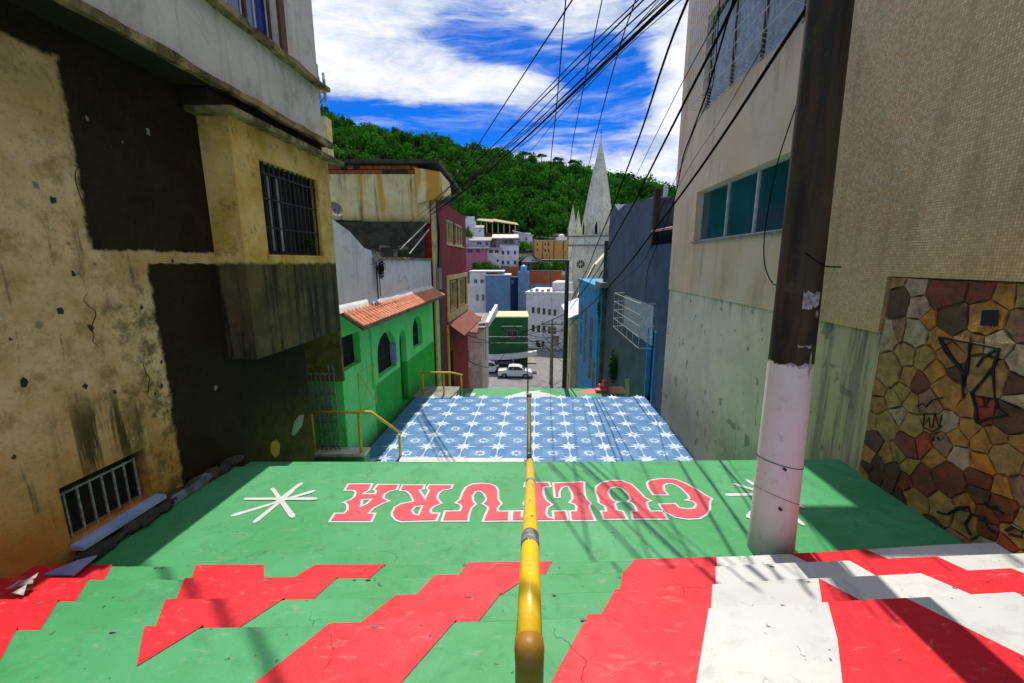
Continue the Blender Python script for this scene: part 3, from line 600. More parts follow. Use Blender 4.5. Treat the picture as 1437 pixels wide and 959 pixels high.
P = [at_z(*q, -4.2) for q in ((560, 641.5), (640, 643), (735, 643.5), (735, 652), (560, 652))]; mb.face([(p.x, p.y, -4.192) for p in P]); mb.build('white_paint_band', M['white'], blue)
sq = MB()
for ri, y in enumerate(rows):
    for c in range(-6, 5):
        cx = .56+.815*c+K*(y-9.53)-.02+.41; fy = y-.34
        if LB+K*y+.35 < cx < RB+K*y-.3 and 7.95 < fy < 12.2: sq.face([(cx-.23, fy-.17, -4.1985), (cx+.23, fy-.17, -4.1985), (cx+.25, fy+.17, -4.1985), (cx-.21, fy+.17, -4.1985)])
tagp(sq.build('painted_square', M['blue2'], blue), kind='stuff')
# worn spots where feet have chipped the paint along the nosings
wq = random.Random(17)
for k_ in (0, 1, 2, 3):
    for _ in range(5):
        x = wq.uniform(-2.6, 3.0); y = float(np.interp(x, GX, nose_y[k_])); zt = ZT[k_]+.0062; L = wq.uniform(.006, .022); d = wq.uniform(.003, .009); mb = MB(); n = 9
        mb.face([(x+math.cos(2*math.pi*i/n)*L*wq.uniform(.6, 1.1), min(y-.014, y-.016-d+math.sin(2*math.pi*i/n)*d*wq.uniform(.6, 1.1)), zt) for i in range(n)]); mb.build('worn_spot', M['worn'], stairs)
# markings on the lower landing
for poly, m_, l in (([(700, 559.8), (742, 559.5), (760, 548), (735, 550)], 'white', .004), ([(742, 559.5), (792, 560), (770, 552.5), (755, 550)], 'white', .005), ([(655, 552), (668, 552), (665, 556), (652, 556)], 'white', .004),
                    ([(805, 551), (842, 544), (848, 552), (820, 553)], 'pink', .004)):
    P = [at_z(*q, -6.2) for q in poly]; mb = MB(); mb.face([(p.x, p.y, -6.2+l) for p in P]); mb.build('painted_marking', M[m_], low)
mb = MB()
for i in range(3): p = at_z(838+i*5, 552-2*i, -6.2); mb.box(p.x-.05, p.x+.5, p.y, p.y+.35, -6.2, -6.05+i*.16)
o = mb.build('red_doorstep', M['pink']); tagp(o, 'short flight of red blocks at the foot of the slate blue house', 'doorstep')
mb = MB(); a = at_z(801, 546, -6.2); b_ = at_z(811, 560, -6.2); mb.tube([(a.x, a.y, -6.185), (b_.x, b_.y, -6.185)], .03, 6); o = mb.build('drain_channel', M['steel'], low)

# ---- centre handrail
hr = thing('handrail', 'yellow pipe handrail running down the middle of the painted stairs', 'handrail', (.035, .66, -1.45))
def hp(px, y, z): r = ray(px, 500); return Vector((.0395*0+(px-718.5)/580*(y*CP-z*SP), y, z))
P0 = hp(742.5, .66, -.705); P1 = hp(744, 1.07, -.80); P2 = hp(744.5, 2.0, -1.15); P3 = hp(743.5, 2.70, -1.385)
mb = MB(); mb.tube([P0, P1.lerp(P0, .5)+Vector((0, 0, .005)), P1, P1.lerp(P2, .5), P2, P3], .0255, 16); mb.build('pipe', M['yellow'], hr, smooth=True)
mb = MB(); mb.tube([P0+Vector((0, .004, 0)), P0+Vector((0, -.012, -.004)), P0+Vector((0, -.018, -.03)), Vector((P0.x, P0.y-.012, -1.45))], [.0275, .0285, .027, .0255], 16); mb.build('post', M['brownend'], hr, smooth=True)
mb = MB(); mb.tube([P0+Vector((.024, -.004, -.02)), Vector((P0.x+.024, P0.y-.004, -1.45))], .004, 6); mb.build('post_edge', M['yellow'], hr)
for a, b_, c in ((P1, P0, .03), (P2, P1, .03), (P3, P2, -.02)):
    d = (b_-a).normalized(); mb = MB(); mb.tube([a-d*.035, a+d*.045], .0268, 14); mb.build('joint_sleeve', M['tape'], hr, smooth=True)
rnd = random.Random(3)
def flake(at, L):
    "patch of bare metal where the paint chipped off: a bent scale that hugs the pipe"
    d = (P1-P0).normalized() if at.y < 1.07 else (P2-P1).normalized(); up = Vector((0, -d.z, d.y)); up = Vector((0, 0, 1))-d*d.z; up.normalize(); sd = d.cross(up)
    mb = MB(); n = 9; t0 = rnd.uniform(-.5, .5); ring = []
    for i in range(n):
        a = 2*math.pi*i/n; rr = L*rnd.uniform(.5, 1.1); u = math.cos(a)*rr; t = t0+math.sin(a)*rr/.0258*.6
        ring.append(at+d*u+(up*math.cos(t)+sd*math.sin(t))*.0262)
    c = at+(up*math.cos(t0)+sd*math.sin(t0))*.0264
    for i in range(n): mb.face([c, ring[i], ring[(i+1) % n]])
    mb.build('paint_chip', M['tape'], hr)
for t, L in ((.16, .026), (.2, .016), (.22, .018), (.62, .013), (.64, .009), (.9, .01)): flake(P0.lerp(P1, t), L)
for t, L in ((.2, .012), (.45, .010), (.8, .014)): flake(P1.lerp(P2, t), L)
Q0, Q1 = hp(742.5, 2.72, -1.40), hp(742.5, 4.15, -1.40)
mb = MB(); mb.tube([Q0, Q0.lerp(Q1, .5), Q1], .019, 10); mb.tube([Q1, (Q1.x, 4.35, -1.47), (Q1.x+.2, 7.9, -3.36)], .019, 10); mb.build('olive_pipe', M['olive'], hr, smooth=True)
mb = MB(); mb.tube([(Q0.x, 2.72, -1.33), (Q0.x, 2.72, -1.36), (Q0.x, 2.72, -1.385)], [.012, .02, .012], 8); mb.tube([(Q1.x, 4.15, -1.36), (Q1.x, 4.15, -1.4)], .028, 8); mb.build('pipe_knob', M['tape'], hr)
for x, y, zt, zb in ((P2.x, 2.0, -1.17, -1.92), (P3.x, 2.7, -1.4, -2.21), (Q1.x, 4.15, -1.4, -2.21), (Q1.x+.2, 7.9, -3.36, -4.21)):
    mb = MB(); mb.tube([(x, y, zb), (x, y, zt)], .016, 8); mb.build('post', M['olive'], hr)
b3 = at_z(741, 561, -6.2); mb = MB(); mb.tube([(b3.x, 18.35, -6.2), (b3.x, 18.35, -5.1)], .035, 8); mb.tube([(b3.x, 18.35, -5.1), (b3.x, 19.7, -5.1)], .03, 8)
tagp(mb.build('steel_post', M['steel']), 'thin dark steel rail post on the lower green landing', 'post')

# ---- side platforms with yellow rails on the left
mb = MB(); mb.box(-5.0, -2.98, 7.74, 8.04, -4.6, -3.86); plat = mb.build('side_platform', M['green']); tagp(plat, 'raised green slab with white rim in front of the barred gate', 'platform')
mb = MB(); mb.box(-5.0, -2.96, 7.72, 8.045, -3.858, -3.80); mb.build('slab', M['palew'], plat)
def yrail(tag_, A, B, C, h, hc, pitch, zb, extra_bars=False, n=0):
    t = thing('guard_rail', tag_, 'railing', A)
    r = .031
    mb = MB(); mb.tube([A+Vector((-.08, 0, h)), B+Vector((0, 0, h)), C+Vector((.03, .03, hc))], r, 8); mb.build('top_rail', M['railyel'], t, smooth=True)
    for p, hh in ((A, h), (B+Vector((-.25, 0, 0)), h), (C, hc)): mb = MB(); mb.tube([p, p+Vector((0, 0, hh-r))], r*.95, 8); mb.build('post', M['railyel'], t, smooth=True)
    return t
A = at_y(442, 631, 7.80); A.z = -3.8; B = at_y(524, 631, 7.80); B.z = -3.8; C = at_z(562, 641, -4.2)
yrail('yellow pipe rail on the platform beside the barred gate', A, B, C, .86, .53, 0, -3.8)
A = at_y(594, 556, 12.7); A.z = -4.2; B = at_y(634, 556, 12.7); B.z = -4.2; C = at_y(648, 560, 13.6); C.z = -4.75
mb = MB(); mb.box(A.x-.4, B.x+.15, 12.5, 13.6, -4.9, -4.2); tagp(mb.build('side_platform', M['concrete']), 'small concrete ledge at the far left corner of the blue floor', 'platform')
yrail('thin yellow rail at the far left corner of the starry blue floor', A, B, C, .74, .95, 0, -4.2)

# ================================================================== LEFT HOUSE (dark, nearest)
lh = thing('rendered_house', 'tall mossy house with dark stained wall and projecting bay', 'house', (LB, 2, -2.4))
def lframe(y0, off=0., z=0.): return Vector((LB+K*y0+off, y0, z)), DIR, OUTL
O, U, N = lframe(-3, 0, -3.0)
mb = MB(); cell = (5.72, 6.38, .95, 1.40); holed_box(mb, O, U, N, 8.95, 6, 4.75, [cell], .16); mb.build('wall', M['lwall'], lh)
cw = window(lh, O, U, N, cell, .16, M['steel'], M['void'], (0, 0), .03, label='barred cellar window low in the wall')
g = MB()
for k in range(7): u = cell[0]+.05+k*.09; g.fbox(O, U, N, u, u+.012, -.06, -.048, cell[2]+.02, cell[3]-.06)
g.fbox(O, U, N, cell[0], cell[1]-.08, -.062, -.046, cell[3]-.08, cell[3]-.065); g.build('grille', M['bar'], cw)
g = MB(); g.fbox(O, U, N, cell[0]-.01, cell[1]+.03, -.12, .10, cell[2]-.045, cell[2]-.001); g.build('sill', M['sillb'], cw, bevel=.006)
# bay
yb0, yb1 = 4.44, 6.42; O, U, N = lframe(yb0, .33, -1.06); wb = (.40, 1.63, 1.14, 2.17)
mb = MB(); holed_box(mb, O, U, N, yb1-yb0, .4, 2.48, [wb], .14); bay = mb.build('bay', M['bay'], lh)
win = window(lh, O, U, N, wb, .14, M['steel'], M['void'], (2, 0), .035, label='dark barred window in the bay')
g = MB()
for k in range(13): u = wb[0]+.02+k*.098; g.fbox(O, U, N, u, u+.014, -.05, -.036, wb[2], wb[3])
for z in (.3, .62, .9): g.fbox(O, U, N, wb[0], wb[1], -.055, -.034, wb[2]+z*1.0, wb[2]+z+.016)
for k in range(6): u = wb[0]+.1+k*.2; g.fbox(O, U, N, u, u+.01, -.05, -.04, wb[3]-.1, wb[3])
g.build('grille', M['steel'], win)
g = MB()
for k in range(3): u = wb[0]+.12+k*.16; g.fbox(O, U, N, u, u+.05, -.12, -.11, wb[2]+.05, wb[3]-.12)
g.build('curtain_strip', M['curtain'], win)
# bay roof slab and recess
mb = MB(); mb.wbox(LB, -.02, .46, yb0-.12, yb1+.25, 1.42, 1.475); mb.build('bay_roof', M['ledge'], lh)
mb = MB(); mb.wbox(LB, .0, .26, 4.3, yb1, 1.476, 1.62); mb.build('recess', M['nearblack'], lh)
mb = MB(); mb.wbox(LB, -.3, .335, 1.2, 6.48, 1.64, 1.698); mb.build('soffit', M['nearblack'], lh)
# ledges and upper storey
def rough_slab(o0, o1, y0, y1, z0, z1, m, name, parent, n=26, amp=.012, base=LB):
    r = random.Random(int(y0*100+z0*10)); mb = MB(); P = []
    for i in range(n+1):
        y = y0+(y1-y0)*i/n; a, b_, c, d = [r.uniform(-amp, amp) for _ in range(4)]; X = lambda o: base+K*y+o
        P.append([(X(o0), y, z0+a), (X(o1)+b_, y, z0+c), (X(o1)+b_, y, z1+d), (X(o0), y, z1)])
    for i in range(n):
        for q in range(4): mb.face([P[i][q], P[i][(q+1) % 4], P[i+1][(q+1) % 4], P[i+1][q]])
    mb.face(P[0]); mb.face(P[n][::-1]); return mb.build(name, m, parent)
rough_slab(.32, .375, 1.2, 6.52, 1.635, 1.705, M['ledge'], 'ledge', lh)
O, U, N = lframe(1.2, .31, 1.70); hs = [(2.55, 4.30, .80, 2.1)]
mb = MB(); holed_box(mb, O, U, N, 5.17, 6, 3.6, hs, .12); mb.build('upper_wall', M['upper'], lh)
rough_slab(.31, .40, 1.2, 6.50, 2.37, 2.44, M['ledge'], 'window_ledge', lh)
uw = window(lh, O, U, N, hs[0], .12, M['wood'], M['blueglass'], (3, 0), .05, label='blue glazed window under the eaves')
g = MB()
for k in range(8): u = 2.6+k*.22; g.fbox(O, U, N, u, u+.012, -.04, -.028, .8, 2.1)
g.build('grille', M['whitebar'], uw)
mb = MB(); mb.fbox(O, U, N, 4.31, 4.42, -.05, .035, .76, 2.3); mb.build('window_casing', M['wood'], lh)
# small chips of fallen render and hairline cracks on the near walls
cq = random.Random(41)
for _ in range(26):
    y = cq.uniform(2.4, 5.4); z = cq.uniform(-1.9, 1.3)
    if 3.95 < y and z > -1.3: y = cq.uniform(2.4, 3.9)
    if 2.6 < y < 3.5 and -2.1 < z < -1.5: continue
    L = cq.uniform(.008, .03); n = 8; mb = MB(); P = []
    for i in range(n): a = 2*math.pi*i/n; r_ = L*cq.uniform(.5, 1.2); yy = y+math.cos(a)*r_; P.append((LB+K*yy+.0035, yy, z+math.sin(a)*r_*1.3))
    mb.face(P); mb.build('render_chip', M['concrete'] if cq.random() < .5 else M['darkconc'], lh)
for _ in range(7):
    y = cq.uniform(2.3, 3.5); z = cq.uniform(-1.2, .9); mb = MB(); P = [(y, z)]
    for i in range(9): P.append((P[-1][0]+cq.uniform(-.035, .045), P[-1][1]-cq.uniform(.02, .06)))
    mb.tube([(LB+K*a+.001, a, b_) for a, b_ in P], [.0015+.002*math.sin(i/9*3.1) for i in range(10)], 4); mb.build('crack', M['nearblack'], lh)
# paint scuffs on the dark wall
def scuff(poly, m, nm):
    mb = MB(); P = [at_wall(px, py, LB+.004) for px, py in poly]; mb.face(P); mb.build(nm, m, lh)
scuff([(380, 622), (388, 617), (393, 624), (392, 638), (386, 643), (380, 635)], M['scuffy'], 'yellow_scuff')
scuff([(409, 610), (413, 592), (420, 583), (427, 582), (424, 597), (417, 607), (413, 612)], M['scuffw'], 'white_scuff')
# pale house behind the top corner, with aerial mast
# passage between the houses, gate
mb = MB(); mb.box(-5.2, -4.6, 5.6, 8.4, -4.6, 0.6); mb.box(-4.7, at_y(478, 480, 7.97).x, 7.95, 8.03, -2.35, 0.6)
o = mb.build('passage_wall', surf('olive_passage_render', (.24, .20, .06), (.12, .10, .035), 3, .9, .4, (.04, .035, .015), .7)); tagp(o, 'dim olive wall behind the barred gate, beside the dark house', 'wall')
gt = thing('barred_gate', 'pale vertical barred gate behind the yellow platform rail', 'gate', (-3.9, 8.0, -3.8))
mb = MB(); gx0, gx1 = at_y(433, 560, 7.93).x, at_y(471, 560, 7.93).x
for z in (-3.72, -3.2, -2.62, -2.2): mb.box(gx0, gx1, 7.92, 7.945, z, z+.028)
mb.build('cross_bar', M['bar'], gt)
for k in range(7): x = gx0+(gx1-gx0)*k/6; mb = MB(); mb.box(x-.009, x+.009, 7.915, 7.95, -3.8, -2.0 if k > 4 else -2.2); mb.build('bar', M['bar'], gt)
mb = MB(); p = [at_y(*q, 7.97) for q in ((428, 516), (459, 503), (469, 585), (436, 600))]
mb.prism([(q.x, q.z) for q in p][::-1], 'y', 7.96, 7.99); mb.build('green_panel', surf('frosted_green_panel', (.22, .50, .28), (.16, .42, .22), 2, .5, .1), gt)
# rubble and litter along the left wall
rr = random.Random(5)
def rock(c, s, m, lab, grp):
    mb = MB(); bm = bmesh.new(); bmesh.ops.create_icosphere(bm, subdivisions=2, radius=1)
    for v in bm.verts: v.co *= rr.uniform(.8, 1.1); v.co = Vector((v.co.x*s[0], v.co.y*s[1], v.co.z*s[2]))
    i = len(mb.v); bm.verts.ensure_lookup_table(); mb.v = [tuple(v.co+c) for v in bm.verts]; mb.f = [tuple(v.index for v in f.verts) for f in bm.faces]; mb.mi = [0]*len(mb.f); bm.free()
    o = mb.build('rubble_stone', m, loc=(c.x, c.y, c.z)); tagp(o, lab, 'stone', grp); return o
for k in range(16):
    y = 2.75+k*.1; c = Vector((LB+K*y+.06+rr.uniform(-.02, .05), y, -2.17+rr.uniform(0, .03)))
    rock(c, (rr.uniform(.05, .10), rr.uniform(.06, .12), rr.uniform(.03, .07)), M['darkconc'], 'loose rubble stone under the dark left wall, %s' % ('near the cellar window' if k < 5 else 'middle of the row' if k < 11 else 'near the landing edge'), 'rubble along the foot of the dark wall')
mb = MB(); y0 = 3.42; mb.wbox(LB, .02, .12, 3.42, 3.9, -2.2, -2.12); o = mb.build('kerb_block', surf('pale_blue_kerb', (.24, .28, .34), (.1, .11, .11), 6, .8, .5), bevel=.015); tagp(o, 'pale blue kerb block against the foot of the dark wall', 'kerb')
mb = MB(); p = [at_z(*q, -2.04) for q in ((62, 812), (104, 813), (137, 785), (110, 792))]; mb.prism([(q.x, q.y) for q in p], 'z', -2.02, -2.008); o = mb.build('cardboard_sheet', M['board']); tagp(o, 'flat lavender sheet of board lying in the left corner', 'board')
mb = MB(); c = at_z(12, 834, -1.9)
for i in range(14):
    a = Vector((c.x+rr.uniform(-.09, .09), c.y+rr.uniform(-.05, .05), -1.89+rr.uniform(0, .05))); mb.face([a, a+Vector((rr.uniform(.03, .1), rr.uniform(-.03, .03), rr.uniform(-.01, .03))), a+Vector((rr.uniform(.02, .06), rr.uniform(.03, .07), rr.uniform(-.02, .03)))])
o = mb.build('litter_packet', surf('crumpled_packet', (.6, .6, .56), (.2, .2, .25), 14, .6, .2)); tagp(o, 'crumpled white packet on the red step at far left', 'litter')

# ================================================================== RIGHT BUILDING (mosaic facade)
rb = thing('mosaic_building', 'tall beige mosaic building with grey plinth and stone base', 'building', (RB, 3, -3))
def rframe(y1, off=0., z=0.): return Vector((RB+K*y1+off, y1, z)), -DIR, OUTR   # u runs from far (y1) to near
YR = 10.85; O, U, N = rframe(YR, 0, -.70); L_ = YR+3
w1 = (YR-9.35, YR-5.60, 1.13, 2.165); w2 = (YR-9.5, YR-5.5, 3.75, 5.6)
# the upper coat is 3 cm proud of the plinth; near part carries the visible mosaic
Om = O+N*.03; sp = YR-5.15
mb = MB(); holed(mb, Om, U, N, sp, 9, [w1, (w2[0], sp, w2[2], w2[3])], .16)
mb.face([Om, Om-N*6, Om-N*6+Vector((0, 0, 9)), Om+Vector((0, 0, 9))]); mb.build('upper_wall', M['mosaic2'], rb)
mb = MB(); On = Om+U*sp; pass
yst = 4.06; us = (YR-yst)-sp     # stone panel begins here
mb2 = MB(); mb2.fbox(On, U, N, 0, us, -.04, 0, -.004, 0.0)
On2 = Om+U*(YR-yst); mb = MB(); holed(mb, On, U, N, us, 9, [], .16)
z_s = .56; mb.face([On2+Vector((0, 0, z_s)), On2+U*(yst+3)+Vector((0, 0, z_s)), On2+U*(yst+3)+Vector((0, 0, 9)), On2+Vector((0, 0, 9))])
mb.face([On2, On2+Vector((0, 0, z_s)), On2-N*.2+Vector((0, 0, z_s)), On2-N*.2]); mb.build('mosaic_wall', M['mosaic'], rb)
mb = MB(); P_ = lambda u, n, z: Om+U*u+N*n+Vector((0, 0, z))
mb.face([P_(0, 0, 0), P_(0, -.2, 0), P_(YR-yst, -.2, 0), P_(YR-yst, 0, 0)]); mb.face([P_(YR-yst, 0, z_s), P_(YR-yst, -.2, z_s), P_(YR+3, -.2, z_s), P_(YR+3, 0, z_s)]); mb.build('coat_edge', M['ledge'], rb)
mb = MB(); mb.wbox(RB, 0, 6, -3, YR, -5.2, -.702); mb.build('plinth', M['plinth'], rb)
mb = MB(); mb.wbox(RB, .45, 6, -3, YR-.001, -.70, 8.29); mb.build('core', M['void'], rb)
# ribbon window
wd = window(rb, Om, U, N, w1, .15, M['metalw'], M['teal'], (0, 0), .035, label='teal ribbon window with pale mullions')
for y in (8.06, 7.0, 6.03): f = MB(); u = YR-y; f.fbox(Om, U, N, u-.022, u+.022, -.14, -.10, w1[2]+.03, w1[3]-.03); f.build('mullion', M['metalw'], wd)
f = MB(); f.fbox(Om, U, N, w1[0]-.05, w1[1]+.05, -.13, .04, w1[2]-.035, w1[2]-.001); f.build('sill', M['concrete'], wd)
# caged window above
w2f = (w2[0], sp, w2[2], w2[3])
wd = window(rb, Om, U, N, w2f, .15, M['wood'], M['curtain'], (3, 0), .06, label='upper window behind a projecting cage')
cg = MB(); zc0, zc1 = -.70+3.76, -.70+5.7; yc0, yc1 = 5.45, 9.45
nW = 34
for k in range(nW+1):
    y = yc0+(yc1-yc0)*k/nW; x = RB+K*y-.03
    cg.tube([(x, y, zc0+.02), (x-.30, y, zc0+.10), (x-.36, y, zc0+.5), (x-.36, y, zc1)], .0055, 4)
for z, o_ in ((zc0+.02, -.03), (zc0+.10, -.33), (zc0+.32, -.37), (zc0+.5, -.39), (zc0+.72, -.39), (zc0+.94, -.39), (zc0+1.2, -.39), (zc0+1.5, -.39), (zc1, -.39)):
    cg.tube([(RB+K*yc0+o_, yc0, z), (RB+K*yc1+o_, yc1, z)], .007, 4)
cg.build('window_cage', M['whitebar'], rb)

mb = MB(); mb.wbox(RB, -1.2, -.03, 6.55, 7.45, 5.35, 5.45); mb.wbox(RB, -.6, -.03, 7.45, 8.9, 5.35, 5.45); mb.build('shadow_slab', M['concrete'], rb)  # unseen slabs above the view, added and sized to shade the landing
# ---- stone cladding: every slab its own piece
def clip(poly, a, b_, c):   # keep a*x+b*y<=c
    out = []
    for i, p in enumerate(poly):
        q = poly[(i+1) % len(poly)]; dp, dq = a*p[0]+b_*p[1]-c, a*q[0]+b_*q[1]-c
        if dp <= 0: out.append(p)
        if dp*dq < 0: t = dp/(dp-dq); out.append((p[0]+(q[0]-p[0])*t, p[1]+(q[1]-p[1])*t))
    return out
sw = thing('stone_cladding', 'crazy-paved wall of ochre, rust and grey stones with black graffiti', 'stone wall', (RB+.1, 2.5, -2.2))
mb = MB(); mb.wbox(RB, -.012, -.0005, -3, yst-.02, -2.6, -.145); mb.build('mortar_bed', M['mortar'], sw)
SC = [((.44, .26, .05), (.28, .14, .03)), ((.36, .22, .06), (.24, .13, .035)), ((.50, .24, .03), (.38, .15, .02)), ((.20, .055, .022), (.12, .03, .016)), ((.42, .40, .30), (.30, .28, .17)),
      ((.30, .19, .13), (.19, .11, .075)), ((.36, .28, .10), (.24, .17, .06)), ((.11, .06, .03), (.06, .035, .02)), ((.44, .36, .30), (.3, .22, .18)), ((.25, .03, .015), (.35, .08, .02))]
SM = [surf('cladding_stone_%s' % n, tuple(q_*k_ for q_, k_ in zip(a, (1.22, .98, .74))), tuple(q_*k_ for q_, k_ in zip(c, (1.1, .88, .64))), 11, .6, .9, (.09, .055, .018), .6, fine=55, spec=.4, dist=.008) for n, (a, c) in zip(('ochre', 'tan', 'amber', 'rust', 'cream', 'mauve', 'straw', 'umber', 'blush', 'crimson'), SC)]
sr = random.Random(21); pts = []
W0_, W1_, Z0_, Z1_ = 0.9, yst-.03, -2.32, -.15
for _ in range(6000):
    p = (sr.uniform(W0_, W1_), sr.uniform(Z0_, Z1_), .055+.11*sr.random()**1.5)
    if all(math.hypot(p[0]-q[0], p[1]-q[1]) > (p[2]+q[2])*.88 for q in pts): pts.append(p)
CLU = [(sr.uniform(W0_, W1_), sr.uniform(Z0_, Z1_), sr.randrange(9)) for _ in range(60)]
for i, p in enumerate(pts):
    poly = [(W0_, Z0_), (W1_, Z0_), (W1_, Z1_), (W0_, Z1_)]
    for j, q in enumerate(pts):
        if i == j or (p[0]-q[0])**2+(p[1]-q[1])**2 > .5: continue
        a, b_ = q[0]-p[0], q[1]-p[1]; d = math.hypot(a, b_); a /= d; b_ /= d; c = a*p[0]+b_*p[1]+(d*d+p[2]**2-q[2]**2)/(2*d)-.0012-.0008*((i*j) % 3)
        poly = clip(poly, a, b_, c)
        if len(poly) < 3: break
    if len(poly) < 3: continue
    # ragged outline
    rg = []
    for a, b_ in zip(poly, poly[1:]+poly[:1]):
        L = math.hypot(b_[0]-a[0], b_[1]-a[1]); rg.append(a)
        if L > .05:
            for t in (.35, .7): rg.append((a[0]+(b_[0]-a[0])*t+(p[0]-a[0])*sr.uniform(.0, .12), a[1]+(b_[1]-a[1])*t+(p[1]-a[1])*sr.uniform(.0, .12)))
    th = sr.uniform(.009, .016); tx, tz = sr.uniform(-.04, .04), sr.uniform(-.04, .04); n = len(rg); mb = MB(); r0, r1 = [], []
    for (y, z) in rg:
        X = RB+K*y; r0.append((X-.01, y, z)); yy, zz = p[0]+(y-p[0])*.965, p[1]+(z-p[1])*.965
        r1.append((X-.012-max(.006, th+tx*(y-p[0])+tz*(z-p[1])+sr.uniform(-.003, .003)), yy, zz))
    mb.v = r0+r1; cx = RB+K*p[0]-.012-th-sr.uniform(0, .004); mb.v.append((cx, p[0], p[1]))
    for k in range(n): mb.f.append((k, (k+1) % n, n+(k+1) % n, n+k)); mb.f.append((n+k, n+(k+1) % n, 2*n))
    mb.mi = [0]*len(mb.f)
    yy = p[0]; zz = p[1]
    if zz < -1.75: w_ = (3, 5, 2, 2, 1, 2, 5, 4, 1, 1)
    elif zz < -1.1: w_ = (4, 4, 4, 4, 1.5, 2, 2, 3, 1.5, 3)
    else: w_ = (4, 3, 4, 3, 3, 3, 3, 3, 2, .6)
    cl = min(CLU, key=lambda q_: (q_[0]-yy)**2+(q_[1]-zz)**2)
    mb.build('stone', SM[cl[2] if sr.random() < .55 and cl[2] != 9 else sr.choices(range(10), w_)[0]], sw)
# graffiti on the stones, traced on the wall face
def graf(lines, w):
    mb = MB()
    for L in lines:
        P = [at_wall(px, py, RB-.030) for px, py in L]; mb.tube(P, [w*sr.uniform(.7, 1.2) for _ in P], 5)
    return tagp(mb.build('graffiti', M['ink'], sw), kind='stuff')
z4 = lambda x, y: (1180+x/4.358, 380+y/4.358)
graf([[z4(600, 410), z4(700, 425), z4(790, 440), z4(970, 478)], [z4(600, 410), z4(640, 500), z4(700, 570), z4(745, 620), z4(750, 780)], [z4(615, 425), z4(680, 530), z4(760, 640)], [z4(797, 430), z4(780, 540), z4(770, 640)],
      [z4(970, 478), z4(945, 570), z4(880, 660), z4(800, 750)], [z4(970, 478), z4(930, 600), z4(940, 760), z4(965, 850), z4(1020, 885)], [z4(800, 750), z4(830, 850), z4(832, 935)], [z4(832, 930), z4(900, 905), z4(1020, 885)],
      [z4(945, 490), z4(870, 530), z4(832, 590)]], .011)
graf([[z4(465, 830), z4(500, 810), z4(520, 835), z4(560, 790), z4(620, 778)], [z4(510, 880), z4(505, 950), z4(540, 900), z4(545, 960)], [z4(560, 960), z4(575, 870), z4(600, 960), z4(620, 880)], [z4(500, 955), z4(560, 985), z4(620, 950)], [z4(570, 1010), z4(560, 1040)], [z4(590, 1020), z4(605, 1040)],
      [z4(870, 780), z4(880, 830), z4(850, 835)], [z4(905, 780), z4(885, 840), z4(910, 835)]], .006)
y5 = lambda x, y: (1180+x/4.358, 580+y/4.358)
graf([[y5(590, 605), y5(650, 620), y5(720, 580), y5(780, 575), y5(800, 620), y5(760, 680), y5(790, 740)], [y5(800, 620), y5(880, 640), y5(900, 700), y5(940, 730)], [y5(1010, 720), y5(1060, 695), y5(1110, 720), y5(1110, 760), y5(1030, 740)], [y5(880, 540), y5(900, 575), y5(960, 580), y5(1000, 605), y5(985, 610)]], .012)
mb = MB(); mb.face([at_wall(*z4(*q), RB-.034) for q in ((862, 242), (965, 240), (960, 340), (850, 335))]); mb.build('black_patch', M['ink'], sw)

# ---- utility pole
pl = thing('utility_pole', 'stained round concrete pole with white painted foot beside the lettering', 'utility pole', (2.0, 2.84, -2.2))
def pc(z): f = (z+2.2)/9; return Vector((2.0-.06*(z+2.2)*.35, 2.84, z))
mb = MB(); zs = [-2.25, -2.2, -1.5, -.79, 0, 1.2, 2.5, 4, 6.5]; mb.tube([pc(z) for z in zs], [.156, .156, .146, .138, .130, .121, .113, .106, .098], 28); shaft = mb.build('shaft', M['pole'], pl, smooth=True)
def ring_patch(z0, z1, a0, a1, m, nm, rag=.02, r=.0025):
    mb = MB(); n = 10; q = random.Random(int(z0*1000)); T = []; B = []
    for i in range(n+1):
        a = a0+(a1-a0)*i/n; zt = z1+q.uniform(-rag, rag*.5); zb = z0+q.uniform(-rag, rag)
        for z, L in ((zt, T), (zb, B)):
            rad = np.interp(z, zs, [.156, .156, .146, .138, .130, .121, .113, .106, .098])+r; c = pc(z); L.append((c.x+math.cos(a)*rad, c.y+math.sin(a)*rad, z))
    for i in range(n): mb.face([B[i], B[i+1], T[i+1], T[i]])
    mb.build(nm, m, pl)
ring_patch(-.30, -.19, -1.95, -1.1, M['paper'], 'torn_poster'); ring_patch(-.37, -.31, -1.25, -1.05, M['paper'], 'torn_poster', .03); ring_patch(-.70, -.675, -2.3, -1.05, M['paper'], 'torn_poster', .02)
ring_patch(-.76, -.60, -1.32, -1.2, M['paper'], 'torn_poster', .03, .0028); ring_patch(-.565, -.55, -1.95, -1.3, M['paper'], 'torn_poster', .01, .0028)
mb = MB()
for z, dz in ((-1.45, -.03), (-1.72, -.06)):
    pts_ = []
    for i in range(25):
        a = 2*math.pi*i/24; rad = .149; c = pc(z); pts_.append((c.x+math.cos(a)*rad, c.y+math.sin(a)*rad, z+dz*math.sin(a*1)*.5+dz*math.cos(a)))
    mb.tube(pts_, .0028, 4)
mb.build('binding_wire', M['steel'], pl)
for z in (-1.44, -1.75):
    mb = MB(); c = pc(z); mb.tube([(c.x-.06, c.y-.138, z), (c.x-.06, c.y-.160, z)], .01, 6); mb.build('wire_clamp', M['steel'], pl)
mb = MB(); mb.box(1.2, 2.6, 2.66, 2.74, 5.6, 5.7); mb.build('cross_arm', M['concrete'], pl)
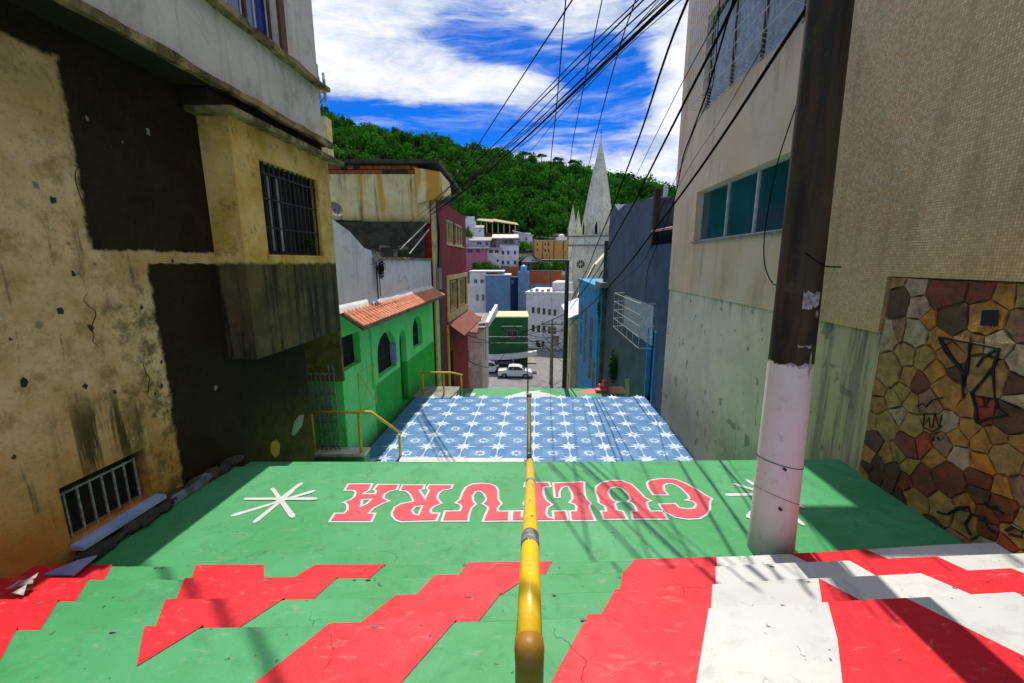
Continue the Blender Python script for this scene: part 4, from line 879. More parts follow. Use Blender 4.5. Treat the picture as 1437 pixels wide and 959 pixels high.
# ================================================================== GREEN HOUSE
GB = -3.93
gh = thing('green_house', 'low two-tone green house with arched openings and tiled awning', 'house', (-4, 11.5, -4.3))
y0, y1 = 8.05, 15.4; O = Vector((GB+K*y0, y0, -5.0)); U, N = DIR, OUTL
def arch_wall(mb, O, U, N, w, h, rects, arches, depth):
    "holed sheet plus arched heads filled round the arc"
    H = list(rects)
    for (a, b, c, d) in arches: H.append((a, b, c, d))
    holed(mb, O, U, N, w, h, H, depth)
    P = lambda u, z, n=0: O+U*u+N*n+Vector((0, 0, z))
    for (a, b, c, d) in arches:
        r = (b-a)/2; cx = (a+b)/2; k = min(r*1.15, (d-c)*.5); zc = d-k; arc = [(cx-r*math.cos(t), zc+k*math.sin(t)) for t in [math.pi*i/12 for i in range(13)]]
        for (ua, za), (ub, zb) in zip(arc, arc[1:]):
            mb.face([P(ua, za), P(ub, zb), P(ub, d+.001), P(ua, d+.001)]); mb.face([P(ua, za), P(ub, zb), P(ub, zb, -depth), P(ua, za, -depth)])
rects = [(.10, .93, 2.80, 3.5)]; arches = [(1.86, 3.2, 2.15, 3.22), (3.5, 4.1, .85, 3.05), (4.78, 5.85, 2.25, 3.28)]
mb = MB(); arch_wall(mb, O, U, N, y1-y0, 4.05, rects, arches, .18)
mb.face([O, O+Vector((0, 0, 4.05)), O-N*6+Vector((0, 0, 4.05)), O-N*6]); mb.face([O+U*(y1-y0), O+U*(y1-y0)-N*6, O+U*(y1-y0)-N*6+Vector((0, 0, 4.05)), O+U*(y1-y0)+Vector((0, 0, 4.05))])
mb.build('wall', M['ghouse'], gh)
window(gh, O, U, N, rects[0], .18, M['steel'], M['void'], (2, 2), .03, label='square barred window of the green house')
for i, A in enumerate(arches):
    if i == 1:
        d_ = MB(); d_.fbox(O, U, N, A[0], A[1], -.20, -.16, A[2], A[3]); d_.build('door', surf('dark_green_door', (.008, .10, .02), (.005, .06, .012), 3, .5, .1), gh); continue
    w_ = window(gh, O, U, N, A, .18, M['steel'], M['void'], (3, 2), .03, label='arched window of the green house')
    if i == 0: s_ = MB(); s_.fbox(O, U, N, A[1]-.06, A[1]+.02, -.15, .02, A[2]+.1, A[3]-.45); s_.build('open_shutter', M['sillb'], w_)
# standing seam between panels, drainpipe, open gate leaf
mb = MB(); p = O+U*1.5+N*.03; mb.tube([p+Vector((0, 0, 2.0)), p+Vector((0, 0, 3.7))], .025, 6); mb.build('drainpipe', M['ghouse'], gh)
mb = MB(); a = at_wall(505, 640, GB+.3)
gl = [at_y(503, 524, 8.75), at_y(524, 510, 8.95), at_y(529, 566, 8.95), at_y(505, 580, 8.75)]
for p_, q_ in ((0, 1), (1, 2), (2, 3), (3, 0), (0, 2), (1, 3)): mb.tube([gl[p_], gl[q_]], .009, 5)
tagp(mb.build('gate_leaf', M['railyel']), 'thin rectangular gate frame with crossed wires standing open at the green house', 'gate')
# awning of clay tiles
E = [Vector((GB+K*y+o, y, z)) for y, o, z in ((8.1, 0, -.96), (8.1, .47, -1.31), (15.4, .47, -1.25), (15.4, 0, -.98))]
aw = thing('tiled_awning', 'terracotta tiled awning over the green house front', 'awning', (GB+K*11, 11, -1.2))
mb = MB(); up = Vector((0, 0, -.05)); mb.hexa([E[0]+up, E[1]+up, E[2]+up, E[3]+up, E[0]-up*.2, E[1]-up*.2, E[2]-up*.2, E[3]-up*.2]); mb.build('deck', M['brownroof'], aw)
tm = None; ncol = 42; nrow = 3
tb = MB(); n = 7; Lt = .20; Wt = .088
rows_ = []
for s, rr_ in ((0, .062), (1, .075)):
    rows_.append([(math.sin(math.pi*(i/(n-1)-.5))*rr_, s*Lt, math.cos(math.pi*(i/(n-1)-.5))*rr_*.75) for i in range(n)])
for s in rows_: tb.v += s
tb.v += [(x, y, z-.012) for x, y, z in rows_[1]]
for i in range(n-1): tb.f.append((i, i+1, n+i+1, n+i)); tb.f.append((n+i, n+i+1, 2*n+i+1, 2*n+i))
tb.mi = [0]*len(tb.f); t0 = tb.build('roof_tile', M['tile']); t0.parent = aw; tmesh = t0.data; first = True
for c in range(ncol):
    for r in range(nrow):
        f = (c+.5)/ncol; g = r/nrow*.93+.0; top = E[0].lerp(E[3], f); bot = E[1].lerp(E[2], f); pos = top.lerp(bot, g+.0)
        o = t0 if first else t0.copy()
        if not first: S.collection.objects.link(o); o.parent = aw
        first = False
        d = (bot-top).normalized(); x_ = (E[3]-E[0]).normalized(); zz = x_.cross(d); zz = zz if zz.z > 0 else -zz; x_ = d.cross(zz)
        Mx = Matrix((x_, d, zz)).transposed().to_4x4(); o.matrix_local = Matrix.Translation(pos-Vector(aw.location)+zz*(.012+.004*r)+Vector((0, 0, random.uniform(-.004, .004)))) @ Mx
        # tile length covers a third of the slope
mb = MB(); L_ = (E[1]-E[0]).length
# white fillet and stepped whitewashed wall above
hw = thing('whitewashed_wall', 'stepped lavender white wall above the tiled awning', 'wall', (GB+K*11, 11, -.9))
prof = [(7.6, -1.0), (15.45, -1.0), (15.45, .06), (10.05, .05), (10.0, .26), (9.6, .30), (8.9, .62), (8.2, .80), (7.6, 1.0)]
mb = MB(); a = [(GB+K*y-.02, y, z) for y, z in prof]; b_ = [(GB+K*y-.32, y, z) for y, z in prof]
mb.face(a); mb.face(b_[::-1])
for i in range(len(a)): j = (i+1) % len(a); mb.face([a[i], b_[i], b_[j], a[j]])
mb.build('wall', M['whiter'], hw)
mb = MB(); mb.hexa([(GB+K*y+o, y, z) for y, o, z in ((7.9, -.02, -.97), (7.9, .10, -.99), (15.4, .10, -.99), (15.4, -.02, -.97), (7.9, -.02, -.83), (7.9, .05, -.90), (15.4, .05, -.93), (15.4, -.02, -.86))]); mb.build('fillet', M['whitesheet'], hw)
rough_slab(-.36, .03, 10.02, 15.45, .05, .11, M['ledge'], 'coping', hw, 20, .01, GB)
# tangled meter box and wires on it
mbx = thing('wire_tangle', 'tangle of cables and brackets fixed to the lavender white wall', 'cable tangle', (GB+K*10.4, 10.4, -.6))
q = random.Random(9)
for k in range(7):
    mb = MB(); c = Vector((GB+K*10.2+.06, 10.2, -.1)); P = []
    for t in range(14):
        a = t*.9+k; P.append(c+Vector((q.uniform(0, .10), math.cos(a)*q.uniform(.08, .24), math.sin(a)*q.uniform(.08, .22)-t*.012)))
    mb.tube(P, .008, 4); mb.build('loop', M['cable'], mbx)
mb = MB(); x_ = GB+K*10.15+.03; mb.tube([(x_, 10.1, .12), (x_, 10.1, -.95)], .016, 5); mb.tube([(x_, 10.3, -.1), (x_, 10.3, -.85)], .01, 5); mb.build('conduit', M['cable'], mbx)
mb = MB(); mb.box(x_-.01, x_+.08, 10.0, 10.16, -.02, .14); mb.box(x_-.01, x_+.07, 10.25, 10.36, -.22, -.1); mb.build('junction_box', M['greyfar'], mbx)
# satellite dish
sdsh = thing('satellite_dish', 'small grey satellite dish fixed beside the bay corner', 'dish', (-3.1, 7.8, .9))
c = at_y(471, 294, 7.8); mb = MB(); nrm = Vector((.75, -.5, .35)).normalized(); a_ = nrm.cross(Vector((0, 0, 1))).normalized(); b2 = a_.cross(nrm)
rings = [[c+a_*math.cos(t)*r+b2*math.sin(t)*r+nrm*(r*r*1.6-.02) for t in [2*math.pi*i/16 for i in range(16)]] for r in (.03, .08, .14)]
for A_, B_ in zip(rings, rings[1:]):
    for i in range(16): mb.face([A_[i], A_[(i+1) % 16], B_[(i+1) % 16], B_[i]])
mb.face(rings[0]); mb.build('reflector', M['greyfar'], sdsh); mb = MB(); mb.tube([c, c-nrm*.15+Vector((-.1, 0, -.1)), c+Vector((-.3, .1, -.15))], .015, 5); mb.tube([c-b2*.13, c+nrm*.14], .006, 4); mb.build('arm', M['steel'], sdsh)

# ================================================================== BURGUNDY HOUSE with stained side wall
bh = thing('burgundy_house', 'narrow burgundy house with rust streaked concrete side wall', 'house', (-3, 19, -6.5))
BB = -3.92; y0, y1 = 15.6, 22.9
O = Vector((BB+K*y0, y0, -8.2)); U, N = DIR, OUTL
wB = [(2.5, 4.1, 8.95, 10.0), (4.35, 6.5, 8.95, 10.0), (3.0, 4.6, 5.95, 7.35), (4.9, 6.9, 5.95, 7.35), (2.2, 3.2, 1.8, 4.2)]
mb = MB(); holed_box(mb, O, U, N, y1-y0, 5, 10.55, wB, .12); mb.build('wall', M['burg'], bh)
for i, H in enumerate(wB[:4]):
    w_ = window(bh, O, U, N, H, .12, M['cream'], M['glass'], (2, 0), .09, sill=M['cream'], label='cream framed window of the burgundy house')
window(bh, O, U, N, wB[4], .12, M['steel'], M['void'], (1, 0), .05)
mb = MB(); mb.fbox(O, U, N, 2.2, 7.3, .0, .06, 7.4, 7.62); mb.fbox(O, U, N, 2.2, 7.3, 0, .07, 5.6, 5.9); mb.fbox(O, U, N, 2.2, 2.6, .003, .05, 5.9, 7.4)
for u in (4.7, 7.05): mb.fbox(O, U, N, u, u+.22, .003, .05, 5.9, 7.4)
mb.build('cream_band', M['cream'], bh)
mb = MB(); mb.fbox(O, U, N, 2.0, 2.28, .003, .06, 0, 5.5); mb.build('yellow_pilaster', M['railyel'], bh)
mb = MB(); mb.fbox(O, U, N, -.02, .5, .003, .07, 0, 10.4); mb.build('cream_pilaster', M['cream'], bh)
mb = MB(); mb.fbox(O, U, N, .5, 1.1, .003, .06, 0, 10.3); mb.build('dark_strip', M['darkconc'], bh)
mb = MB(); mb.hexa([O+U*a+N*b_+Vector((0, 0, z)) for a, b_, z in ((2.1, 0, 5.55), (2.1, .75, 5.0), (7.6, .75, 5.0), (7.6, 0, 5.55), (2.1, 0, 5.6), (2.1, .75, 5.05), (7.6, .75, 5.05), (7.6, 0, 5.6))]); mb.build('awning', M['rustroof'], bh)
# stained side wall facing up the stairs, an overhanging top storey
x0 = at_y(452, 280, 15.4).x-2; x1 = BB+K*15.4-.02
mb = MB(); n = 14; r_ = random.Random(4); xs_ = [x0+(x1-x0)*i/n for i in range(n+1)]; zb = [1.42+r_.uniform(-.1, .06) for _ in xs_]
for i in range(n):
    mb.hexa([(xs_[i], 15.4, zb[i]), (xs_[i+1], 15.4, zb[i+1]), (xs_[i+1], 15.6, zb[i+1]), (xs_[i], 15.6, zb[i]), (xs_[i], 15.4, 3.02), (xs_[i+1], 15.4, 3.02), (xs_[i+1], 15.6, 3.02), (xs_[i], 15.6, 3.02)])
mb.build('stained_wall', M['rustwall'], bh)
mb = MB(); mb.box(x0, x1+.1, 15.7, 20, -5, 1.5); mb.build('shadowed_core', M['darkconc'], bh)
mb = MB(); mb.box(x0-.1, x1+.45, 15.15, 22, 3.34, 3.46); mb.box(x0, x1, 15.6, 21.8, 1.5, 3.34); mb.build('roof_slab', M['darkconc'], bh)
mb = MB(); mb.hexa([(x1-.35, 15.2, 2.0), (x1+.5, 15.5, 2.3), (x1+.6, 17.0, 2.5), (x1-.3, 17.5, 2.3), (x1-.4, 15.2, 3.2), (x1+.45, 15.4, 3.1), (x1+.55, 17.0, 3.0), (x1-.3, 17.5, 3.2)]); mb.build('broken_corner', M['rustwall'], bh)
r_ = random.Random(8); bm0 = None
for row in range(2):
    x = x0+1.5+(.11 if row else 0)
    while x < x1-.35:
        if r_.random() < .93:
            z = 3.035+row*.15; mb = MB(); L = .21
            d = r_.uniform(-.015, .02); m_ = M['brick'] if r_.random() < .75 else M['darkconc']
            mb.box(x, x+L, 15.42-d, 15.56, z, z+.125); mb.build('brick', m_, bh)
        x += .225
# clutter in the dark gap: leaning planks and debris
dk = thing('lean_to', 'dark open lean-to with leaning pipes between whitewashed wall and stained wall', 'lean-to', (-4.5, 13.5, -.2))
for k, (a, b_) in enumerate((((562, 350), (598, 314)), ((575, 356), (602, 322)), ((520, 352), (596, 350)), ((566, 366), (600, 330)), ((526, 345), (548, 322)), ((540, 350), (580, 345)))):
    A_, B_ = at_y(*a, 13.2+k*.1), at_y(*b_, 14.6); mb = MB(); mb.tube([A_, B_],   .022 if k < 2 else .014, 6); mb.build('pipe', M['palew'] if k < 2 else M['darkconc'], dk)
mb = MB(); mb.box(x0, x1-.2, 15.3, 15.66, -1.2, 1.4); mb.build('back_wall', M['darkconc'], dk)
for k in range(9):
    p = at_y(r_.uniform(530, 592), r_.uniform(345, 362), r_.uniform(13.4, 14.8)); mb = MB(); mb.box(p.x-.15, p.x+.15, p.y-.1, p.y+.1, p.z-.2, p.z+r_.uniform(-.02, .15)); mb.build('debris', M['concrete'] if k % 2 else M['darkconc'], dk)
# meter boxes on the cream pilaster
mtr = thing('meter_box', 'grey electricity meter box at the burgundy house corner', 'meter', (-2.9, 15.8, -.5))
p = at_wall(607, 388, BB); mb = MB(); mb.fbox(Vector((BB+K*15.75, 15.75, p.z)), U, N, 0, .4, .07, .2, -.5, .3); mb.build('box', M['greyfar'], mtr); mb = MB()
for k in range(4): mb.tube([Vector((BB+K*15.8+.12, 15.8+.08*k, p.z+.3)), Vector((BB+K*15.8+.2, 15.8+.1*k, p.z+1.6)), Vector((BB+K*15.8+.12, 15.9, p.z+2.5))], .012, 4)
mb.build('conduit', M['cable'], mtr)

# ================================================================== helpers for whole houses
def V(x, y, z): return Vector((x, y, z))
def face_house(name, label, cat, px0, px1, rt, rb, Y, depth, mat, wins=(), fm=None, gm=None, yaw=0., group=None, side=None, down=3., frame=.1, bars=(1, 0), leftw=(), rightw=()):
    "box house whose front, at distance Y, spans the given sight lines; wins are sight-line rectangles"
    A_, B_ = at_y(px0, rb, Y), at_y(px1, rt, Y); w = B_.x-A_.x; zt, zb = B_.z, A_.z-down
    t = thing(name, label, cat, (A_.x+w/2, Y+depth/2, zb), group)
    O = V(A_.x, Y, zb); U = V(math.cos(yaw), math.sin(yaw), 0); N = V(math.sin(yaw), -math.cos(yaw), 0); w /= math.cos(yaw) if yaw > -1 else 1
    H = []
    for (a, c, b_, d) in wins:
        def hit(px, py):
            r = ray(px, py); k = (O.x*N.x+O.y*N.y)/(r.x*N.x+r.y*N.y); return r*k
        p, q_ = hit(a, d), hit(b_, c); H.append(((p-O).dot(U), (q_-O).dot(U), p.z-zb, q_.z-zb))
    mb = MB(); mats = [mat, side or mat]; holed_box(mb, O, U, N, w, depth, zt-zb, H, .12, lmi=1, rmi=1, left=leftw, right=rightw); mb.build('wall', mats, t)
    for h in H: window(t, O, U, N, h, .12, fm or M['metalw'], gm or M['glass'], bars, frame)
    for h in leftw: window(t, O-N*depth, N, -U, h, .12, fm or M['metalw'], gm or M['glass'], bars, frame)
    for h in rightw: window(t, O+U*w, -N, U, h, .12, fm or M['metalw'], gm or M['glass'], bars, frame)
    return t, O, U, N, w, zt-zb
def slab_roof(t, O, U, N, w, d, h, m, th=.18, over=.3, drop=0., name='roof'):
    mb = MB(); P = lambda u, n, z: O+U*u+N*n+V(0, 0, z)
    mb.hexa([P(-over, over, h+.003-drop), P(w+over, over, h+.003-drop), P(w+over, -d-over, h+.003), P(-over, -d-over, h+.003), P(-over, over, h+th-drop), P(w+over, over, h+th-drop), P(w+over, -d-over, h+th), P(-over, -d-over, h+th)])
    return mb.build(name, m, t)
def gable_roof(t, O, U, N, w, d, h, rise, m, over=.4, axis='d'):
    mb = MB(); P = lambda u, n, z: O+U*u+N*n+V(0, 0, z)
    if axis == 'd':
        for s in (0, 1):
            u0, u1 = (-over, w/2) if s == 0 else (w+over, w/2); za, zb_ = h-.1, h+rise
            mb.hexa([P(u0, over, za), P(u1, over, zb_), P(u1, -d-over, zb_), P(u0, -d-over, za), P(u0, over, za+.16), P(u1, over, zb_+.16), P(u1, -d-over, zb_+.16), P(u0, -d-over, za+.16)])
        g = MB(); g.prism([(0, 0), (1, 0), (.5, 1)], 'z', 0, 1); g.v = []; g.f = []; g.mi = []
        g.face([P(0, -.02, h), P(w, -.02, h), P(w/2, -.02, h+rise)]); g.build('gable', M['whitefar'], t)
    else:
        for s in (0, 1):
            n0, n1 = (over, -d/2) if s == 0 else (-d-over, -d/2)
            mb.hexa([P(-over, n0, h-.1), P(w+over, n0, h-.1), P(w+over, n1, h+rise), P(-over, n1, h+rise), P(-over, n0, h+.06), P(w+over, n0, h+.06), P(w+over, n1, h+rise+.16), P(-over, n1, h+rise+.16)])
    return mb.build('roof', m, t)

# ---- pale house below the burgundy one
t, O, U, N, w, h = face_house('pale_house', 'pale grimy house beyond the burgundy one with low parapet', 'house', 636, 676, 462, 545, 28.3, 8, M['palew'], [(648, 492, 658, 506)], yaw=.0, down=2, rightw=[(1.2, 1.8, 4.2, 5.6), (3.6, 4.4, 3.0, 6.2)], gm=M['void'], fm=M['concrete'])
mb = MB(); P = lambda u, n, z: O+U*u+N*n+V(0, 0, z)
mb.hexa([P(-.5, .2, h), P(w+.25, .2, h), P(w+.6, -8, h), P(-.5, -8, h), P(-.5, .2, h+.15), P(w+.25, .2, h+.15), P(w+.6, -8, h+.15), P(-.5, -8, h+.15)]); mb.build('roof_slab', M['concrete'], t)
mb = MB(); mb.hexa([P(w+.25, .2, h+.155), P(w+.5, .2, h+.155), P(w+.85, -8, h+.155), P(w+.6, -8, h+.155), P(w+.25, .2, h+.5), P(w+.5, .2, h+.5), P(w+.85, -8, h+.9), P(w+.6, -8, h+.9)]); mb.build('parapet', M['whitefar'], t)
mb = MB(); mb.hexa([P(-1, 1.5, h+.2), P(w-.2, 1.5, h-.1), P(w-.2, -3, h+.4), P(-1, -3, h+.9), P(-1, 1.5, h+.3), P(w-.2, 1.5, h), P(w-.2, -3, h+.5), P(-1, -3, h+1.0)]); mb.build('sheet_roof', M['rustroof'], t)
for k in range(4):
    p = P(w-.3-k*.5, -.5-k*1.2, h+.2); mb = MB(); mb.hexa([p, p+V(.6, .1, 0), p+V(.7, .9, .1), p+V(0, .8, 0), p+V(0, 0, .1), p+V(.6, .1, .12), p+V(.7, .9, .2), p+V(0, .8, .12)]); mb.build('roof_debris', M['whitesheet'] if k % 2 else M['concrete'], t)
mb = MB(); p = at_y(650, 545, 26.5); mb.box(p.x-.9, p.x+.6, 26, 27.4, -10, at_y(650, 513, 26.5).z); o = mb.build('garden_wall', surf('pink_beige_render', (.5, .34, .27), (.4, .28, .23), 3, .85, .3)); tagp(o, 'low pink beige wall at the foot of the pale house', 'wall')

# ---- green corner building with white canopy
t, O, U, N, w, h = face_house('green_shop', 'bottle green corner building with curved white canopy over the street', 'building', 686, 741, 446, 531, 47, 5, M['greenfar'], [(711, 464, 727, 476)], yaw=0, down=.3, gm=M['glass'], fm=M['brownroof'])
slab_roof(t, O, U, N, w, 5, h, M['lime'], .15, .1)
mb = MB(); a = at_y(688, 505, 47).z; c = at_y(688, 492, 47).z; P = []
for k in range(9): s = k/8; P.append((s*(w+1.0), 1.0+.35*math.sin(s*3.14), (c-a)*.15*s*s*3))
for (u0, n0, z0), (u1, n1, z1) in zip(P, P[1:]):
    q0, q1 = lambda n, z: O+U*u0+N*n+V(0, 0, z), lambda n, z: O+U*u1+N*n+V(0, 0, z); A0 = a-O.z+.35; 
    mb.hexa([q0(.0, A0+z0), q1(.0, A0+z1), q1(n1, A0+z1-.1), q0(n0, A0+z0-.1), q0(.0, A0+z0+.3), q1(.0, A0+z1+.3), q1(n1, A0+z1+.4), q0(n0, A0+z0+.4)])
mb.build('canopy', M['whitesheet'], t)
mb = MB(); a0 = at_y(692, 470, 47).z-O.z; mb.fbox(O, U, N, 0, 1.05, .01, .05, 0, a-O.z+.3); mb.fbox(O, U, N, 2.0, 3.0, .01, .04, 0, a-O.z+.3); mb.build('pale_ground_wall', M['palew'], t)
mb = MB(); mb.fbox(O, U, N, 1.05, 1.95, .012, .03, 0, a-O.z+.2); mb.build('doorway', M['void'], t)
mb = MB()
for z in (458, 472.5): zz = at_y(700, z, 47).z-O.z; mb.fbox(O, U, N, (1.5 if z < 460 else 0), (3.9 if z < 460 else w), .03, .10, zz-.04, zz+.04)
zz = at_y(700, 481, 47).z-O.z; mb.fbox(O, U, N, 0, w, .03, .10, zz-.05, zz+.03); mb.build('white_moulding', M['whitesheet'], t)
# ---- white building with rows of windows, right of the green one
wins = []
for r_, (y_a, y_b) in enumerate(((431, 440), (456, 466), (478, 486))):
    for k in range(5 if r_ < 2 else 2): x_ = (746 if r_ < 2 else 752)+k*7.6; wins.append((x_, y_a+k*.9, x_+4.4, y_b+k*.9))
t, O, U, N, w, h = face_house('office_block', 'white block of three storeys with rows of small windows above the street', 'building', 738, 800, 412, 500, 58, 10, M['whitefar'], wins, yaw=math.radians(-12), down=6, frame=.06, gm=M['glass'], fm=M['greyfar'])
slab_roof(t, O, U, N, w, 10, h, M['whitefar'], .25, .15)
mb = MB(); mb.fbox(O, U, N, w*.55, w, -8, -1.5, h+.255, h+1.5); mb.build('roof_room', M['whitefar'], t)
for k in range(5): mb = MB(); mb.fbox(O, U, N, .4+k*.8, .8+k*.8, -1, -.5, h+.255, h+.5+.15*(k % 2)); mb.build('roof_tank', M['greyfar'], t)

# ---- blue and white block
t, O, U, N, w, h = face_house('blue_block', 'tall blank blue block with white roof left of the tank tower', 'building', 682, 716, 387, 442, 76, 7, M['bluefar'], [], down=9, side=M['bluefar'])
slab_roof(t, O, U, N, w, 7, h, M['whitesheet'], .2, .2)
t, O, U, N, w, h = face_house('white_block', 'white four-window block joined to the left of the blue one', 'building', 660, 682, 382, 428, 76.4, 8, M['whitefar'], [(665, 392, 670, 398), (674, 392, 679, 398), (668, 413, 672, 423), (676, 413, 680, 423)], down=6, frame=.08)
slab_roof(t, O, U, N, w+3.2, 8, h, M['whitesheet'], .2, .15)
t, O, U, N, w, h = face_house('blue_annex', 'recessed deep blue wall between blank block and tank tower', 'building', 716, 732, 389, 436, 80, 4, M['bluedk'], [(718, 393, 721, 398)], down=6, frame=.08)
t, O, U, N, w, h = face_house('tank_tower', 'slim light blue tower carrying a round blue tank', 'tower', 727, 743, 382, 438, 78, 3, M['bluefar'], [(732, 389, 734, 392)], down=6, frame=.06)
c = O+U*(w*.5)-N*1.2+V(0, 0, h); mb = MB(); mb.tube([c, c+V(0, 0, .9), c+V(0, 0, 1.1), c+V(0, 0, 1.3)], [.62, .62, .5, .12], 18); o = mb.build('water_tank', surf('blue_tank', (.12, .35, .62), (.1, .3, .55), 3, .35, 0), smooth=False); tagp(o, 'round blue water tank on top of the slim blue tower', 'water tank')
t, O, U, N, w, h = face_house('brick_topped_block', 'low blue block with orange brick upper storey', 'building', 743, 788, 399, 418, 82, 6, M['bluefar'], [], down=9)
mb = MB(); mb.fbox(O, U, N, .0, w*1.0, -.25, -.05, h+.003, h+2.5); mb.build('brick_storey', M['brick'], t); mb = MB(); mb.fbox(O, U, N, w*.58, w*.60, -.05, .0, h, h+2.5); mb.fbox(O, U, N, 0, w, -.3, .02, h+2.503, h+2.7); mb.build('concrete_frame', M['concrete'], t)
t, O, U, N, w, h = face_house('yellow_block', 'small bright yellow wall right of the brick storey', 'building', 786, 798, 397, 420, 81, 5, M['yellowfar'], [], down=9)
t, O, U, N, w, h = face_house('brick_shed', 'small red brick shed beside the blue tank', 'shed', 714, 728, 374, 390, 88, 4, M['brick'], [], down=3)

# ---- houses stepping up the hill
def sq(x, y, w=3.4, h=5.6): return (x, y, x+w, y+h)
t, O, U, N, w, h = face_house('white_house', 'white two-storey house with six dark windows in the middle of the hill', 'house', 702, 728, 344, 376, 98, 7, M['whitefar'], [sq(704, 352), sq(711.5, 352), sq(721, 352), sq(704, 366), sq(711.5, 366), sq(721, 366)], down=5, frame=.06, fm=M['greyfar'])
slab_roof(t, O, U, N, w, 7, h, M['greyfar'], .2, .2); mb = MB()
for k in range(4): mb.fbox(O, U, N, .2+k*1.35, .35+k*1.35, -.3, -.15, h+.2, h+1.3)
mb.fbox(O, U, N, 0, w+.2, -4, .2, h+1.3, h+1.45); mb.build('terrace_roof', M['greyfar'], t)
t, O, U, N, w, h = face_house('lilac_white_house', 'pale lilac white house with covered balcony left of the six-window house', 'house', 683, 702, 349, 378, 97, 7, M['whitefar'], [sq(686, 350.5, 6, 5), sq(694, 350.5, 6, 5), sq(697, 364, 3, 4)], down=5, frame=.06, fm=M['lilac'])
slab_roof(t, O, U, N, w, 7, h, M['lilac'], .2, .5)
t, O, U, N, w, h = face_house('pink_house', 'pink house with white roof edge at the left', 'house', 650, 683, 349, 376, 95, 7, M['pinkfar'], [sq(656, 350, 7, 5), sq(668, 350, 6, 5)], down=5, frame=.06, fm=M['pinkfar'])
slab_roof(t, O, U, N, w, 7, h, M['palew'], .3, .5)
t, O, U, N, w, h = face_house('lilac_house', 'lilac gabled house above the pink one', 'house', 660, 688, 338, 350, 106, 6, M['lilac'], [sq(669, 340, 7, 3.5), sq(681, 339.5, 4, 5)], down=5, frame=.06, fm=M['lilac'])
gable_roof(t, O, U, N, w, 6, h, .9, M['greyfar'], .3, 'u')
t, O, U, N, w, h = face_house('cream_house', 'little cream house squeezed under the pergola roof', 'house', 687, 700, 338, 350, 108, 5, M['cream'], [sq(693, 343, 4, 4)], down=5, frame=.06)
slab_roof(t, O, U, N, w, 5, h, M['greyfar'], .2, .3)
t, O, U, N, w, h = face_house('white_cottage', 'small white cottage half hidden by leaves at upper left', 'house', 651, 666, 310, 332, 112, 5, M['whitefar'], [sq(652, 304, 3, 3), sq(655, 318, 3.5, 6)], down=5, frame=.06)
t, O, U, N, w, h = face_house('pale_blue_cottage', 'pale blue white cottage left of the pergola roof', 'house', 664, 678, 320, 332, 113, 5, M['whitefar'], [sq(672, 323, 2.5, 3)], down=5, frame=.05)
gable_roof(t, O, U, N, w, 5, h, .7, M['greyfar'], .2, 'u')
# pergola house: brown roof on posts
t, O, U, N, w, h = face_house('pergola_house', 'brown open hall with sloping tiled roof on timber posts', 'pavilion', 672, 724, 327, 336, 118, 8, M['wood'], [], down=5)
mb = MB(); P = lambda u, n, z: O+U*u+N*n+V(0, 0, z)
mb.hexa([P(-.5, .8, h+3.2), P(w*.4, .8, h+2.6), P(w*.4, -8, h+4.2), P(-.5, -8, h+4.4), P(-.5, .8, h+3.4), P(w*.4, .8, h+2.8), P(w*.4, -8, h+4.4), P(-.5, -8, h+4.6)])
mb.hexa([P(w*.4, .8, h+2.9), P(w+.8, .8, h+1.9), P(w+.3, -8, h+3.2), P(w*.35, -8, h+4.4), P(w*.4, .8, h+3.1), P(w+.8, .8, h+2.1), P(w+.3, -8, h+3.4), P(w*.35, -8, h+4.6)]); mb.build('roof', M['cream'] if 0 else surf('straw_tile_roof', (.42, .36, .20), (.3, .24, .13), 1.5, .85, .4), t)
for k in range(7): mb = MB(); u = .5+k*(w-.8)/6; mb.fbox(O, U, N, u, u+.25, -.25, 0, h+.003, h+2.9-k*.13); mb.build('timber_post', M['cream'], t)
mb = MB(); mb.fbox(O, U, N, .3, w-.3, -7, -6.8, h+.003, h+3); mb.build('back_wall', M['darkconc'], t)
t, O, U, N, w, h = face_house('long_white_house', 'long white house with grey sheet roof below the pergola hall', 'house', 696, 722, 334, 345, 104, 5, M['greyfar'], [sq(708, 337, 5, 5), sq(716, 337, 4, 5)], down=4, frame=.06)
mb = MB(); P = lambda u, n, z: O+U*u+N*n+V(0, 0, z); mb.hexa([P(-1, 1.2, h-.2), P(w+1, 1.2, h-.2), P(w+1, -5, h+1), P(-1, -5, h+1), P(-1, 1.2, h-.05), P(w+1, 1.2, h-.05), P(w+1, -5, h+1.15), P(-1, -5, h+1.15)]); mb.build('roof', M['palew'], t)
t, O, U, N, w, h = face_house('hill_house', 'white house with slanting roof right of the pergola hall', 'house', 721, 747, 332, 350, 110, 6, M['whitefar'], [sq(737, 333, 3, 5), sq(744, 339, 2, 5), sq(726, 338, 4, 3)], down=5, frame=.06)
mb = MB(); P = lambda u, n, z: O+U*u+N*n+V(0, 0, z); mb.hexa([P(-.3, .4, h+1.3), P(w+.3, .4, h+.1), P(w+.3, -6, h+.3), P(-.3, -6, h+1.5), P(-.3, .4, h+1.5), P(w+.3, .4, h+.3), P(w+.3, -6, h+.5), P(-.3, -6, h+1.7)]); mb.fbox(O, U, N, 0, w*.9, -5, -.02, h, h+.9); mb.build('roof', M['whitesheet'], t)
t, O, U, N, w, h = face_house('gabled_house', 'brown gable-roofed house between white house and bushes', 'house', 731, 756, 368, 378, 96, 6, M['wood'], [sq(740, 369, 8, 6)], down=4, frame=.05)
gable_roof(t, O, U, N, w, 6, h, 1.9, M['brownroof'], .7, 'd')
